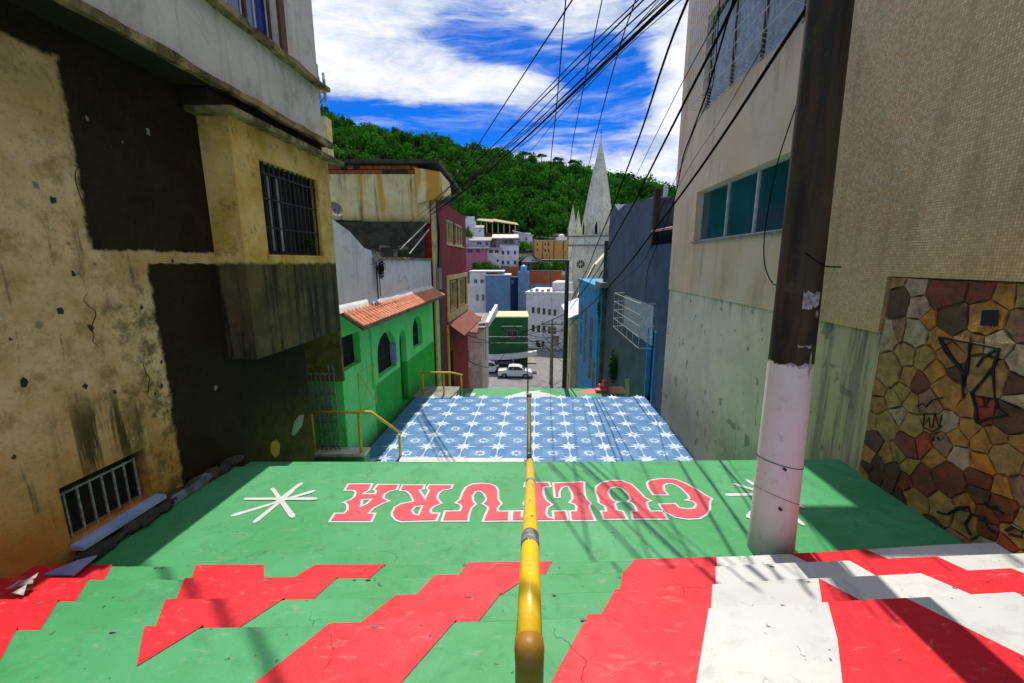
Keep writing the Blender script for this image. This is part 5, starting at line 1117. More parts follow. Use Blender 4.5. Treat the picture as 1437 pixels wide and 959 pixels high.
ow = [sq(753, 341, 2, 4), sq(753, 349, 2, 4), sq(764, 341, 2.4, 4), sq(768.5, 341, 2.4, 4), sq(764, 350, 2.4, 4), sq(768.5, 350, 2.4, 4)]
t, O, U, N, w, h = face_house('ochre_block', 'long ochre apartment block under the forest', 'building', 750, 806, 338, 364, 102, 8, M['ochre'], ow, down=5, frame=.06, fm=M['brownroof'])
slab_roof(t, O, U, N, w, 8, h, M['palew'], .15, .1)
for u in (1.9, 4.6, 6.9): mb = MB(); mb.fbox(O, U, N, u, u+.14, .0, .1, 0, h); mb.build('downpipe', M['darkconc'], t)
t, O, U, N, w, h = face_house('roof_hut', 'white hut on the ochre block roof line', 'hut', 781, 796, 333, 340, 112, 3, M['whitefar'], [], down=4); c = O+U*(w*.5)-N*1+V(0, 0, h)
mb = MB(); mb.tube([c, c+V(0, 0, .6), c+V(0, 0, .85)], [.75, .75, .3], 14); tagp(mb.build('water_tank', M['whitefar']), 'white round water tank on the hut above the ochre block', 'water tank')

# ================================================================== CHURCH
ch = thing('church', 'pale stone church with slender spire and corner pinnacles', 'church', (13, 64, -8))
cx, cy, hw_ = (839-718.5)/580*62.5, 66, 3.65; yaw = math.radians(-16); U = V(math.cos(yaw), math.sin(yaw), 0); N = V(math.sin(yaw), -math.cos(yaw), 0); C0 = V(cx, cy, 0)
O = C0-U*hw_+N*hw_+V(0, 0, -12); H0 = 12+3.6
rz = at_y(820, 371, 62).z
mb = MB(); holed_box(mb, O, U, N, 2*hw_, 2*hw_, H0, [], .2); mb.build('tower', M['stonech'], ch)
for z in (H0-1.35, H0-.05): mb = MB(); mb.fbox(O, U, N, -.18, 2*hw_+.18, -2*hw_-.18, .18, z, z+.22); mb.build('cornice', M['darkconc'] if 0 else M['concrete'], ch)
mb = MB()
for u in (0, 2*hw_-.7): mb.fbox(O, U, N, u, u+.7, .003, .25, 0, H0-1.4)
mb.build('buttress', M['stonech'], ch)
apex_z = at_y(843, 196, 66).z; zb = 3.85
ctr = C0+V(.25, 0, 0); ring = lambda r, z: [ctr+V(math.cos(a)*r, math.sin(a)*r, z) for a in [math.pi/8+yaw+2*math.pi*i/8 for i in range(8)]]
levels = [(2.75, zb), (2.3, zb+2.6), (1.8, zb+5.4), (1.25, zb+8.4), (.68, zb+11.0), (.06, apex_z)]
mb = MB(); R_ = [ring(r, z) for r, z in levels]
for A_, B_ in zip(R_, R_[1:]):
    for i in range(8): mb.face([A_[i], A_[(i+1) % 8], B_[(i+1) % 8], B_[i]])
mb.build('spire', M['stonech'], ch)
mb = MB()
for i in range(8): mb.tube([R_[k][i] for k in range(6)], [.07, .06, .05, .04, .03, .02], 5)
mb.build('spire_rib', M['stonech'], ch)
mb = MB(); mb.tube([ctr+V(0, 0, apex_z-.1), ctr+V(0, 0, apex_z+1.3)], .035, 5); mb.tube([ctr+V(-.25, 0, apex_z+1.0), ctr+V(.25, 0, apex_z+1.0)], .035, 5); mb.build('cross', M['steel'], ch)
for i in (4, 5, 6, 7):   # lancet dormers at the foot of the spire
    a = math.pi/8+yaw+2*math.pi*(i+.5)/8; d = V(math.cos(a), math.sin(a), 0); s = V(-d.y, d.x, 0); b_ = ctr+V(0, 0, zb)
    mb = MB()
    P = lambda u, n, z: b_+s*u+d*n+V(0, 0, z)
    prof = [(-.42, 0), (.42, 0), (.42, 1.5), (0, 2.5), (-.42, 1.5)]
    A_ = [P(u, 2.75, z) for u, z in prof]; B_ = [P(u, 1.6, z) for u, z in prof]; mb.face(A_)
    for k in range(5): mb.face([A_[k], A_[(k+1) % 5], B_[(k+1) % 5], B_[k]])
    dm = mb.build('dormer', M['stonech'], ch); mb = MB(); mb.face([P(u*.5, 2.77, z*.75+.15) for u, z in prof]); mb.build('lancet', M['void'], dm)
for su in (0, 1):
    for sn in (0, 1):
        b_ = O+U*(.45+su*(2*hw_-.9))-N*(.45+sn*(2*hw_-.9))+V(0, 0, H0+.17); mb = MB(); R2_ = []
        for r, z in ((.85, 0), (.85, .9), (.95, .98), (.72, 1.3), (.02, 4.5)): R2_.append([b_+V(math.cos(a)*r, math.sin(a)*r, z) for a in [yaw+math.pi/4+i*math.pi/2 for i in range(4)]])
        for A_, B_ in zip(R2_, R2_[1:]):
            for i in range(4): mb.face([A_[i], A_[(i+1) % 4], B_[(i+1) % 4], B_[i]])
        mb.build('pinnacle', M['stonech'], ch)
c = O+U*(1.9)+N*.02+V(0, 0, rz+12); mb = MB(); mb.tube([c-N*.1, c+N*.12], .74, 20); rs = mb.build('round_window', M['stonech'], ch); mb = MB(); mb.tube([c+N*.1, c+N*.14], .6, 20); mb.build('glazing', M['glass'], rs)
mb = MB()
for i in range(4): a = i*math.pi/4; d = U*math.cos(a)+V(0, 0, math.sin(a)); mb.tube([c-d*.6+N*.16, c+d*.6+N*.16], .04, 4)
mb.build('tracery', M['stonech'], rs)
# gabled front in front of the tower
mb = MB(); G = [at_y(*q_, 56) for q_ in ((797, 446), (836, 372), (858, 348), (870, 372), (870, 470), (797, 500))]
A_ = [tuple(p) for p in G]; B_ = [(p.x, p.y+2.0, p.z) for p in G]; mb.face(A_)
for i in range(6): mb.face([A_[i], A_[(i+1) % 6], B_[(i+1) % 6], B_[i]])
mb.build('gable_front', M['stonech'], ch)
mb = MB(); mb.tube([G[0]+V(-.1, -.1, .1), G[1]+V(-.1, -.1, .1)], .12, 4); mb.tube([at_y(806, 455, 55.7), at_y(846, 380, 55.7)], .10, 4); mb.build('coping', M['darkconc'], ch)
mb = MB(); arch = [at_y(*q_, 55.85) for q_ in ((843, 398), (846, 386), (853, 377), (861, 374), (861, 398))]; mb.face(arch); mb.face([at_y(*q_, 55.85) for q_ in ((800, 448), (812, 430), (812, 440), (803, 455))]); mb.build('arch_opening', M['void'], ch)

# ================================================================== RIGHT ROW beyond the mosaic building
sl = thing('slate_house', 'dark slate blue house with barred bay window and blue door', 'house', (4.5, 16, -5))
y0, y1 = 12.9, 20.8; O = Vector((RB-.001+K*y1, y1, -7.0)); U, N = -DIR, OUTR
prof = [(y0, -7.0), (y1, -7.0), (y1, 2.42), (19.6, 2.55), (18.6, 2.15), (17.6, 2.25), (15.5, 2.1), (y0, 1.86)]
dw = [(y1-12.75, y1-y0-.01, 2.6, 4.85)]
mb = MB(); a = [V(RB+K*y, y, z) for y, z in prof]; b_ = [p+V(4.5, 0, 0) for p in a]; mb.face(a[::-1]); mb.face(b_)
for i in range(len(a)): mb.face([a[i], a[(i+1) % len(a)], b_[(i+1) % len(a)], b_[i]])
mb.build('upper_wall', M['slate'], sl)
mb = MB(); O2 = Vector((RB+K*12.9, 12.9, -7.0)); holed(mb, O2, -DIR, OUTR, 2.05, 7.42, [(.3, 1.15, 2.8, 4.95)], .16); mb.face([O2+V(0, 0, 7.42), O2-DIR*2.05+V(0, 0, 7.42), O2-DIR*2.05+V(4, 0, 7.42), O2+V(4, 0, 7.42)]); mb.build('near_wall', M['slate'], sl)
dr = MB(); dr.fbox(O2, -DIR, OUTR, .3, 1.15, -.17, -.12, 2.8, 4.95); d_ = dr.build('door', M['door'], sl); dr = MB(); dr.fbox(O2, -DIR, OUTR, .30, .38, -.1, .03, 2.8, 5.0); dr.fbox(O2, -DIR, OUTR, 1.07, 1.15, -.1, .03, 2.8, 5.0); dr.build('door_frame', M['azure'], d_)
mb = MB(); mb.wbox(RB, -.02, .15, 12.75, 12.95, .45, 2.1); mb.build('parapet_post', M['steel'], sl)
mb = MB(); mb.hexa([V(RB+K*y+o, y, z) for y, o, z in ((10.95, -.1, .80), (12.7, -.1, .85), (12.7, 2.5, 1.35), (10.95, 2.5, 1.3), (10.95, -.1, .86), (12.7, -.1, .91), (12.7, 2.5, 1.41), (10.95, 2.5, 1.36))]); mb.build('tiled_lean_to', surf('faded_pink_tile', (.5, .3, .24), (.3, .2, .17), 6, .85, .5), sl)
mb = MB(); mb.wbox(RB, .5, .6, 10.95, 12.7, .42, .82); mb.build('shaded_opening', M['void'], sl)
mb = MB(); mb.wbox(RB, .0, .06, 10.95, 12.8, .425, .47); mb.build('sill_ledge', M['slate'], sl)
# white-barred cage window
cw = thing('window_cage', 'white barred projecting window cage on the slate blue wall', 'window cage', (RB+K*14, 14, -2)); zt, zb_ = -1.22, -2.55; o_ = -.40
mb = MB(); mb.wbox(RB, -.004, .03, 12.2, 16.4, -2.5, -1.3)
for k in range(5):
    z = zb_+(zt-zb_)*k/4; P = [V(RB+K*12.1, 12.1, z), V(RB+K*12.1+o_, 12.15, z), V(RB+K*16.4+o_, 16.4, z), V(RB+K*16.5, 16.5, z)]; f = MB(); f.tube(P, .011, 5); f.build('rail', M['whitebar'], cw)
for k in range(6):
    y = 12.15+k*4.25/5; f = MB(); f.tube([V(RB+K*y+o_, y, zb_), V(RB+K*y+o_, y, zt)], .009, 4); f.build('upright', M['whitebar'], cw)
mb.build('window_glass', M['curtain'], cw)
mb = MB(); p = at_wall(880, 562, RB-.004); mb.face([at_wall(*q_, RB-.006) for q_ in ((877, 532), (883, 531), (883, 555), (877, 556))]); mb.build('white_scuff', M['scuffw'], sl)
mb = MB(); mb.face([at_wall(*q_, RB-.006) for q_ in ((851, 543), (874, 542), (878, 552), (853, 553))]); mb.build('red_scuff', M['pink'], sl)
# ferns on the slate wall
def tuft(name, lab, cat, c, r, hgt, n, mat, seed, leaf=.09, parent=None):
    q = random.Random(seed); mb = MB()
    for _ in range(n):
        d = V(q.gauss(0, 1), q.gauss(0, 1), q.gauss(0, .8)); d.normalize(); p = c+V(d.x*r, d.y*r, d.z*hgt)*q.random()**.4; a = V(q.gauss(0, 1), q.gauss(0, 1), q.gauss(0, .6)).normalized()*leaf; b_ = a.cross(V(q.gauss(0, 1), q.gauss(0, 1), q.gauss(0, 1))).normalized()*leaf*.45
        mb.face([p-a, p+b_, p+a, p-b_])
    o = mb.build(name, mat, parent); return tagp(o, lab, cat) if parent is None else o
tuft('wall_fern', 'dark fern growing low on the slate blue wall', 'plant', at_wall(862, 515, RB-.1), .25, .75, 320, M['leaf2'], 3, .10)
tuft('wall_plant', 'bright green plant on the ledge left of the slate blue house', 'plant', at_y(845, 436, 21.2), .25, .7, 200, M['leaf2'], 4, .12)
tuft('windowsill_plant', 'small green plant on the sill of the bay window', 'plant', at_wall(433, 343, LB+.28), .07, .09, 90, M['leaf2'], 5, .03)
mb = MB()
# azure house
az_ = thing('azure_house', 'bright azure house with tall grey windows beyond the slate one', 'house', (5.3, 27, -10)); O = Vector((3.2+K*32.5, 32.5, -12.4)); U, N = -DIR, OUTR
Hs = [(2.0, 3.3, 5.5, 9.4), (4.6, 5.9, 5.5, 9.4), (7.6, 8.9, 5.2, 9.2), (9.4, 10.4, 5.0, 7.0)]
mb = MB(); holed_box(mb, O, U, N, 11.6, 5, 11.1, Hs, .14); mb.build('wall', M['azure'], az_)
for H in Hs: window(az_, O, U, N, H, .14, M['greyfar'], M['curtain'] if H[1] < 6 else M['glass'], (1, 2), .12)
mb = MB(); mb.fbox(O, U, N, -.1, 11.7, .003, .12, 10.9, 11.15); mb.fbox(O, U, N, 10.9, 11.3, .003, .06, 0, 10.9); mb.build('trim', M['azure'], az_)
mb = MB(); mb.fbox(O, U, N, 10.6, 12.6, -.5, .2, 11.16, 11.4); mb.build('roof_ledge', M['concrete'], az_)
mb = MB(); mb.wbox(RB, -.18, .0, 20.83, 21.0, -12, 1.0); o = mb.build('boundary_pier', surf('olive_pier', (.14, .15, .10), (.08, .09, .05), 3, .9, .4)); tagp(o, 'narrow olive pier between slate blue and azure houses', 'pier')
ly = thing('lime_house', 'pale lime house with peeling gable at the end of the alley', 'house', (6, 38, -12)); O = Vector((2.75+K*43, 43, -12.4)); Hs = [(2, 3, 4.5, 6.5), (5, 6, 4.5, 6.5), (8, 9, 4.2, 6.2), (2, 3, .5, 3), (7.5, 8.6, .4, 2.8)]
mb = MB(); holed_box(mb, O, U, N, 10, 6, 7.8, Hs, .14); mb.build('wall', M['lime'], ly)
for H in Hs: window(ly, O, U, N, H, .14, M['cream'], M['glass'], (1, 1), .1)
mb = MB(); P = lambda u, n, z: O+U*u+N*n+V(0, 0, z); mb.hexa([P(-.2, .3, 7.81), P(10.2, .3, 7.81), P(10.2, -3, 9.3), P(-.2, -3, 9.3), P(-.2, .3, 7.95), P(10.2, .3, 7.95), P(10.2, -3, 9.44), P(-.2, -3, 9.44)]); mb.build('roof', M['whitesheet'], ly)
# white buildings visible over the slate roof
t, O, U, N, w, h = face_house('distant_white_block', 'distant white flats over the slate house roof', 'building', 916, 960, 291, 330, 120, 8, M['whitefar'], [sq(924, 300, 4, 5), sq(934, 300, 4, 5), sq(944, 300, 4, 5)], down=25, frame=.1)
slab_roof(t, O, U, N, w, 8, h, M['whitesheet'], .3, .3)
t, O, U, N, w, h = face_house('grey_slab_block', 'pale grey tower behind the distant white flats', 'building', 914, 940, 276, 300, 150, 8, M['greyfar'], [], down=30); mb = MB(); mb.fbox(O, U, N, w*.72, w*.9, -2, -.3, h+.003, h+3.8); mb.build('stair_head', M['palew'], t)
# pale house and aerial over the top-left corner
t, O, U, N, w, h = face_house('cream_tower_house', 'cream wall corner peeping out beside the dark left house', 'building', 425, 457, 163, 225, 24, .7, M['cream'], [], down=6)
mast = thing('aerial_mast', 'cluster of mobile phone aerials on a mast above the left house', 'antenna', at_y(448, 170, 24)); c = at_y(448, 168, 24); k_ = .042
mb = MB(); mb.tube([c, c+V(0, 0, 2.9)], .06, 6); mb.tube([c+V(-.28, 0, -.2), c+V(-.28, 0, 1.6)], .04, 5); mb.build('mast', M['greyfar'], mast)
q = random.Random(2)
for k in range(7):
    a = k*2*math.pi/7; d = V(math.cos(a)*.42, math.sin(a)*.42, 0); z = 1.2+(k % 3)*.45; mb = MB(); mb.box(c.x+d.x-.055, c.x+d.x+.055, c.y+d.y-.05, c.y+d.y+.05, c.z+z-.35, c.z+z+.75); mb.build('panel_aerial', M['whitesheet'] if k % 2 else M['greyfar'], mast)
    mb = MB(); mb.tube([c+V(0, 0, z+.1), c+d+V(0, 0, z+.1)], .025, 4); mb.tube([c+V(0, 0, z-.5), c+d+V(0, 0, z-.05)], .02, 4); mb.build('bracket', M['steel'], mast)

# ================================================================== STREET: cars, poles
def make_car(label, mat, loc, rz, cat='car'):
    t = thing('parked_car', label, cat, (0, 0, 0)); L, Wd = 4.3, 1.7; t.scale = (.87, .87, .9)
    prof = [(-2.1, .35), (-2.15, .62), (-2.08, .92), (-1.25, .98), (-1.05, 1.02), (-.78, 1.42), (-.35, 1.48), (.45, 1.45), (.85, 1.3), (1.25, .98), (1.95, .82), (2.14, .62), (2.12, .35), (1.75, .28), (1.68, .5), (1.45, .64), (1.2, .64), (1.0, .5), (.93, .28), (-.93, .28), (-1.0, .5), (-1.2, .64), (-1.45, .64), (-1.68, .5), (-1.75, .28)]
    mb = MB(); n = len(prof); secs = []
    for y, k in ((-Wd/2, .0), (-Wd/2+.08, 1.), (Wd/2-.08, 1.), (Wd/2, 0.)): secs.append([(x*(1 if k else .985), y*(1 if z < .98 else .86), z-(0 if k else .02)) for x, z in prof])
    for s in secs: mb.v += s
    for j in range(3):
        for i in range(n): a, b_ = j*n+i, j*n+(i+1) % n; mb.f.append((a, b_, b_+n, a+n))
    mb.f.append(tuple(range(n))); mb.f.append(tuple(3*n+i for i in range(n))[::-1]); mb.mi = [0]*len(mb.f); body = mb.build('body', mat, t, bevel=0)
    for s in (-1, 1):
        y = s*(Wd/2*.86+.07)
        for poly in ([(-.92, 1.03), (-.68, 1.38), (-.25, 1.42), (-.25, 1.0)], [(-.18, 1.0), (-.18, 1.42), (.42, 1.4), (.75, 1.27), (1.02, 1.0)]):
            mb = MB(); mb.prism(poly, 'y', y-.055*s, y-.02*s); mb.build('side_window', M['glass'], t)
        for x in (-1.33, 1.33):
            w_ = MB(); w_.tube([(x, s*(Wd/2-.2), .31), (x, s*(Wd/2+.0), .31)], .31, 18); wh = w_.build('wheel', M['rubber'], t); r_ = MB(); r_.tube([(x, s*(Wd/2+.0), .31), (x, s*(Wd/2+.015), .31)], .19, 12); r_.build('rim', M['greyfar'], wh)
        mb = MB(); mb.box(1.98, 2.15, s*.72-.13, s*.72+.13, .62, .76); mb.build('headlight', M['metalw'], t); mb = MB(); mb.box(-2.17, -2.06, s*.72-.1, s*.72+.1, .66, .9); mb.build('tail_light', M['rustroof'], t)
    mb = MB(); mb.face([(-1.07, -.62, 1.04), (-1.07, .62, 1.04), (-.82, .55, 1.39), (-.82, -.55, 1.39)]); mb.build('rear_window', M['glass'], t); mb = MB(); mb.face([(1.26, -.66, 1.0), (1.26, .66, 1.0), (.88, .56, 1.30), (.88, -.56, 1.30)]); mb.build('windscreen', M['glass'], t)
    mb = MB(); mb.box(2.08, 2.2, -.75, .75, .34, .5); mb.box(-2.22, -2.1, -.75, .75, .34, .5); mb.build('bumper', M['rubber'], t)
    t.location = loc; t.rotation_euler = (0, 0, rz[0]) if isinstance(rz, tuple) and len(rz) == 1 else rz; return t
p = at_y(723, 531, 43.5); make_car('white hatchback parked under the white canopy', M['carwhite'], (p.x, 43.8, -12.39), (0, 0, math.radians(-3)))
p = at_y(692, 531, 45); make_car('white car half hidden behind the pale house corner', M['carwhite'], (p.x-.6, 45.6, -12.39), (0, 0, math.radians(2)))
make_car('black car parked on the shaded uphill street', M['carblack'], (at_y(757, 512, 59).x, 59.5, -12.0), (0, math.radians(-7), math.radians(100)))
make_car('dark car in the shade beside the green corner', M['carblack'], (at_y(710, 529, 46.6).x, 48.2-1.6, -12.39), (0, 0, math.radians(80)))
# poles
def pole(name, lab, x, y, z0, z1, r0, r1, mat):
    t = thing(name, lab, 'pole', (x, y, z0)); mb = MB(); mb.tube([(x, y, z0), (x, y, (z0+z1)/2), (x, y, z1)], [r0, (r0+r1)/2, r1], 12); mb.build('shaft', mat, t, smooth=True); return t
px_ = at_y(795, 420, 20.6); LP = V(px_.x, 20.6, .07); lp = pole('lamp_post', 'black street lamp post with flat arm at the foot of the alley', LP.x, 20.6, -7.6, LP.z, .125, .10, M['steel'])
mb = MB(); mb.tube([LP, LP+V(-1.3, 0, -.0)], .035, 6); mb.build('arm', M['steel'], lp); mb = MB(); mb.box(LP.x-1.75, LP.x-1.25, 20.5, 20.7, .0, .1); mb.build('lamp_head', M['greyfar'], lp)
px_ = at_y(775, 450, 41); GP = V(px_.x, 41, at_y(775, 448, 41).z); gp = pole('utility_pole', 'grey concrete street pole tangled with wires beside the white block', GP.x, 41, -12.4, GP.z, .2, .14, M['concrete']); gp['category'] = 'utility pole'
for z in (.5, 1.2, 3.2):
    mb = MB(); mb.box(GP.x-1.1, GP.x+1.1, 40.85, 40.95, GP.z-z-.06, GP.z-z+.06); ca = mb.build('cross_arm', M['concrete'], gp)
    mb = MB()
    for k in range(4): x = GP.x-1+k*.66; mb.tube([(x, 40.9, GP.z-z+.06), (x, 40.9, GP.z-z+.28)], .05, 6)
    mb.build('insulator', M['brownroof'], ca)
mb = MB(); mb.tube([(GP.x+.4, 40.8, GP.z-2.6), (GP.x+.4, 40.8, GP.z-1.6)], .28, 12); mb.build('transformer', M['greyfar'], gp)
q = random.Random(12)
for k in range(14):
    a = GP+V(q.uniform(-1, 1), 0, -q.uniform(.4, 3.4)); b_ = V(GP.x+q.uniform(1.5, 5.0), 44+q.uniform(-4, 8), GP.z-q.uniform(1, 6.5)) if k % 3 else V(GP.x-q.uniform(2, 7), 47, GP.z-q.uniform(1.5, 4.5)); P = []
    for i in range(9): s = i/8; P.append(a.lerp(b_, s)+V(0, 0, -4*.5*s*(1-s)))
    mb = MB(); mb.tube(P, .028, 4); tagp(mb.build('street_wire', M['cable']), 'sagging wire from the grey street pole to a house front', 'cable', 'wires strung round the grey street pole')
# pole holding the cables on the left of the burgundy house
# ================================================================== CABLES
def cable(lab, pts, ya, yb, r, ext=0., group='overhead cables along the alley', sag=0., mat='cable'):
    if ext: (x0, y0), (x1, y1) = pts[0], pts[1]; L = math.hypot(x1-x0, y1-y0); pts = [(x0-(x1-x0)/L*ext, y0-(y1-y0)/L*ext)]+list(pts)
    # smooth the measured line
    P = [Vector((a, b_)) for a, b_ in pts]; F = []
    for i in range(len(P)-1):
        p0, p1, p2, p3 = P[max(i-1, 0)], P[i], P[i+1], P[min(i+2, len(P)-1)]
        for k in range(6):
            t = k/6; F.append(.5*((2*p1)+(p2-p0)*t+(2*p0-5*p1+4*p2-p3)*t*t+(3*p1-p0-3*p2+p3)*t**3))
    F.append(P[-1]); d = [0]
    for a, b_ in zip(F, F[1:]): d.append(d[-1]+(b_-a).length)
    W3 = [at_y(p.x, p.y, 1/((1-s/d[-1])/ya+(s/d[-1])/yb)) for p, s in zip(F, d)]
    mb = MB(); mb.tube(W3, r, 5); o = mb.build('power_cable', M[mat]); tagp(o, lab, 'cable', group); return o
c = cable
HB = 15.3
grp = 'bundle of thin cables sagging to the burgundy house'
c('steep single cable left of the cable bundle', [(803, 0), (747, 86), (664, 214), (612, 288)], 5.0, HB, .010, 60)
c('thick lowest cable of the bundle running to the burgundy house', [(942, 0), (863, 75), (796, 139), (732, 199), (702, 225), (664, 259), (604, 302)], 4.3, HB, .016, 60)
for k, (pts, r) in enumerate((([(903, 0), (803, 98), (698, 199), (600, 292)], .009), ([(896, 0), (795, 97), (683, 214), (598, 290)], .007), ([(921, 0), (870, 46), (790, 124), (705, 210), (603, 298)], .008), ([(935, 0), (870, 60), (786, 140), (702, 219), (600, 300)], .007),
                      ([(931, 0), (858, 72), (800, 128), (730, 190), (604, 296)], .006), ([(946, 0), (872, 70), (800, 140), (738, 200), (602, 304)], .007), ([(956, 0), (880, 66), (790, 158), (725, 230), (610, 300)], .005), ([(925, 0), (850, 84), (770, 160), (702, 216), (608, 297)], .005))):
    c('thin cable within the bundle sagging to the burgundy house', pts, 4.2+k*.05, HB, r, 60, grp)
c('slender cable crossing the sky left of the spire', [(794, 0), (781, 150), (773, 229), (770, 330), (775, 448)], 6, 41, .011, 60)
c('slender cable dropping toward the lamp post', [(845, 0), (815, 143), (800, 233), (797, 364)], 5.5, 20.6, .008, 60)
c('slender cable passing just left of the spire tip', [(892, 0), (867, 75), (826, 233), (800, 366)], 5, 20.6, .008, 60)
c('dark cable passing over the spire toward the lamp post', [(965, 0), (944, 52), (926, 104), (902.5, 177), (876, 248), (859, 293), (838, 343), (824, 378), (799, 427)], 4.2, 20.6, .014, 60)
c('cable running past the near corner of the mosaic building', [(1030, 5), (1002, 63), (962, 141), (908, 248), (895, 276), (857, 343), (840, 378), (799, 435)], 3.6, 20.6, .015, 60)
c('thickest black cable from the near pole to the lamp post', [(1140, 0), (1093, 70), (1030, 167), (980, 240), (926, 313), (876, 378), (842, 415), (799, 457)], 3.0, 20.6, .015, 40)
c('wavy cable hanging close to the mosaic building corner', [(1025, 15), (996, 117), (978, 168), (960, 216), (955, 240), (945, 284), (925, 338), (911, 372), (906, 405)], 3.7, 12.6, .009, 40)
c('thin grey wire beside the mosaic building corner', [(1022, 0), (957, 117), (892, 248), (868, 296), (845, 350)], 3.6, 20.6, .005, 40)
c('second thin wire along the mosaic corner', [(1010, 0), (1000, 120), (975, 180), (955, 236), (925, 300), (900, 370), (800, 450)], 4, 20.6, .005, 40)
c('faint wire along the mosaic wall to the ribbon window', [(1045, 110), (1010, 170), (975, 222), (930, 300)], 4.2, 12, .004, 60)
c('drop wire looping down the mosaic wall beside the near pole', [(1138, 26), (1127, 115), (1093, 222), (1077, 300), (1072, 345), (1074, 375), (1083, 396), (1093, 402)], 4.4, 4.4, .006)
c('short black wire end curling round the near pole', [(1130, 355), (1148, 368), (1160, 374), (1180, 375)], 2.64, 2.72, .005)
for k, pts in enumerate(([(472, 377), (520, 348), (560, 322), (604, 290)], [(474, 380), (530, 352), (575, 322), (604, 296)], [(520, 372), (548, 356), (580, 340), (604, 312)], [(525, 376), (560, 350), (604, 318)], [(604, 290), (620, 270), (642, 245)], [(604, 296), (622, 276), (644, 248)])):
    c(('upper','second','third','lowest','outer left','outer right')[k]+' cable slung between the white wall and the burgundy corner', pts, 9.5 if k < 4 else 15.2, 15.2 if k < 4 else 17.5, .006, 0, 'cables slung in front of the whitewashed wall')
for k, pts in enumerate(([(645, 500), (690, 515), (730, 470), (775, 455)], [(655, 470), (700, 482), (740, 470), (775, 462)], [(660, 480), (705, 478), (795, 440)])):
    c('thin wire crossing in front of the green corner building', pts, 24, 40 if k < 2 else 20.6, .018, 0, 'wires crossing in front of the green corner')
# cable shadows need the upper cables nearer the pole: lines that leave the cross-arm and run on up the hill behind the viewer
for k, (x, z) in enumerate(((1.3, 5.75), (1.55, 5.75), (2.45, 5.75), (2.0, 3.2), (1.9, 2.9), (.9, 4.6))):
    P = []; a = V(x, 2.7, z); b_ = V(x-1.2+.5*k, -16, z+2.2)
    for i in range(13): s = i/12; P.append(a.lerp(b_, s)+V(0, 0, -2.*s*(1-s)))
    mb = MB(); mb.tube(P, .012, 5); tagp(mb.build('power_cable', M['cable']), 'cable leaving the near pole uphill behind the viewer', 'cable', 'cables running uphill from the near pole')
# high feeders between the near pole's arm and the lamp post and roofs beyond; they pass above the picture and stripe the ground
for k, (xa, za, xb, yb_, zb_) in enumerate(((1.3, 5.75, -3.0, 7.2, 5.6), (1.5, 5.75, -3.1, 5.2, 5.5), (2.45, 5.75, 4.0, 9.5, 8.2))):
    P = []; a = V(xa, 2.9, za); b_ = V(xb, yb_, zb_)
    for i in range(17): s = i/16; P.append(a.lerp(b_, s)+V(0, 0, -1.6*s*(1-s)))
    mb = MB(); mb.tube(P, .014 if k % 2 else .02, 5); tagp(mb.build('power_cable', M['cable']), 'high cable above the view from near pole to %s' % ('far end of the dark house roof', 'near end of the dark house roof', 'mosaic building roof')[k], 'cable', 'high feeder cables above the alley')

# ================================================================== TREES
def crown_mesh(name, seed, n=150, leaf=.13, lobes=9):
    "unit crown of leaf clumps, with a light/dark tint per clump"
    q = np.random.RandomState(seed); L = q.normal(size=(lobes, 3)); L /= np.linalg.norm(L, axis=1)[:, None]; L *= q.uniform(.25, .72, (lobes, 1)); L[:, 2] = np.abs(L[:, 2])*.75; rad = q.uniform(.28, .48, lobes)
    v, f, t = [], [], []
    for i in range(n):
        k = q.randint(lobes); d = q.normal(size=3); d /= np.linalg.norm(d); d[2] = d[2] if d[2] > -.3 else -d[2]*.5
        c_ = L[k]+d*rad[k]*q.uniform(.75, 1.05); a = q.normal(size=3); a -= d*a.dot(d)*.75; a /= np.linalg.norm(a); b_ = np.cross(d, a); s = leaf*q.uniform(.6, 1.3)
        j = len(v); v += [c_-a*s, c_+b_*s*.7, c_+a*s, c_-b_*s*.7+d*s*.3]; f.append((j, j+1, j+2, j+3)); t.append(q.uniform(0, .35)+.5*(k % 3)/2)
    return np.array(v), np.array(f), np.array(t)
CR = [crown_mesh('crown', s, 520, .085, 16) for s in range(8)]
def forest_obj(name, places, mat):
    V_, F_, T_ = [], [], []; off = 0; q = random.Random(77)
    for (x, y, z, r, hgt, tint) in places:
        v, f, t = CR[q.randrange(8)]; a = q.uniform(0, 6.28); c_, s_ = math.cos(a), math.sin(a)
        w_ = np.stack([(v[:, 0]*c_-v[:, 1]*s_)*r+x, (v[:, 0]*s_+v[:, 1]*c_)*r+y, v[:, 2]*hgt+z], 1)
        V_.append(w_); F_.append(f+off); T_.append(np.clip(t*.6+tint, 0, 1)); off += len(v)
    V_ = np.concatenate(V_); F_ = np.concatenate(F_); T_ = np.concatenate(T_); me = bpy.data.meshes.new(name)
    me.vertices.add(len(V_)); me.vertices.foreach_set('co', V_.ravel().astype('f')); me.loops.add(len(F_)*4); me.loops.foreach_set('vertex_index', F_.ravel().astype('i'))
    me.polygons.add(len(F_)); me.polygons.foreach_set('loop_start', np.arange(0, len(F_)*4, 4).astype('i')); me.polygons.foreach_set('loop_total', np.full(len(F_), 4, 'i'))
    at = me.attributes.new('tint', 'FLOAT', 'FACE'); at.data.foreach_set('value', T_.astype('f')); me.materials.append(mat); me.update(); me.validate()
    o = bpy.data.objects.new(name, me); S.collection.objects.link(o); return o
pl_ = []; q = random.Random(31); y = 124.
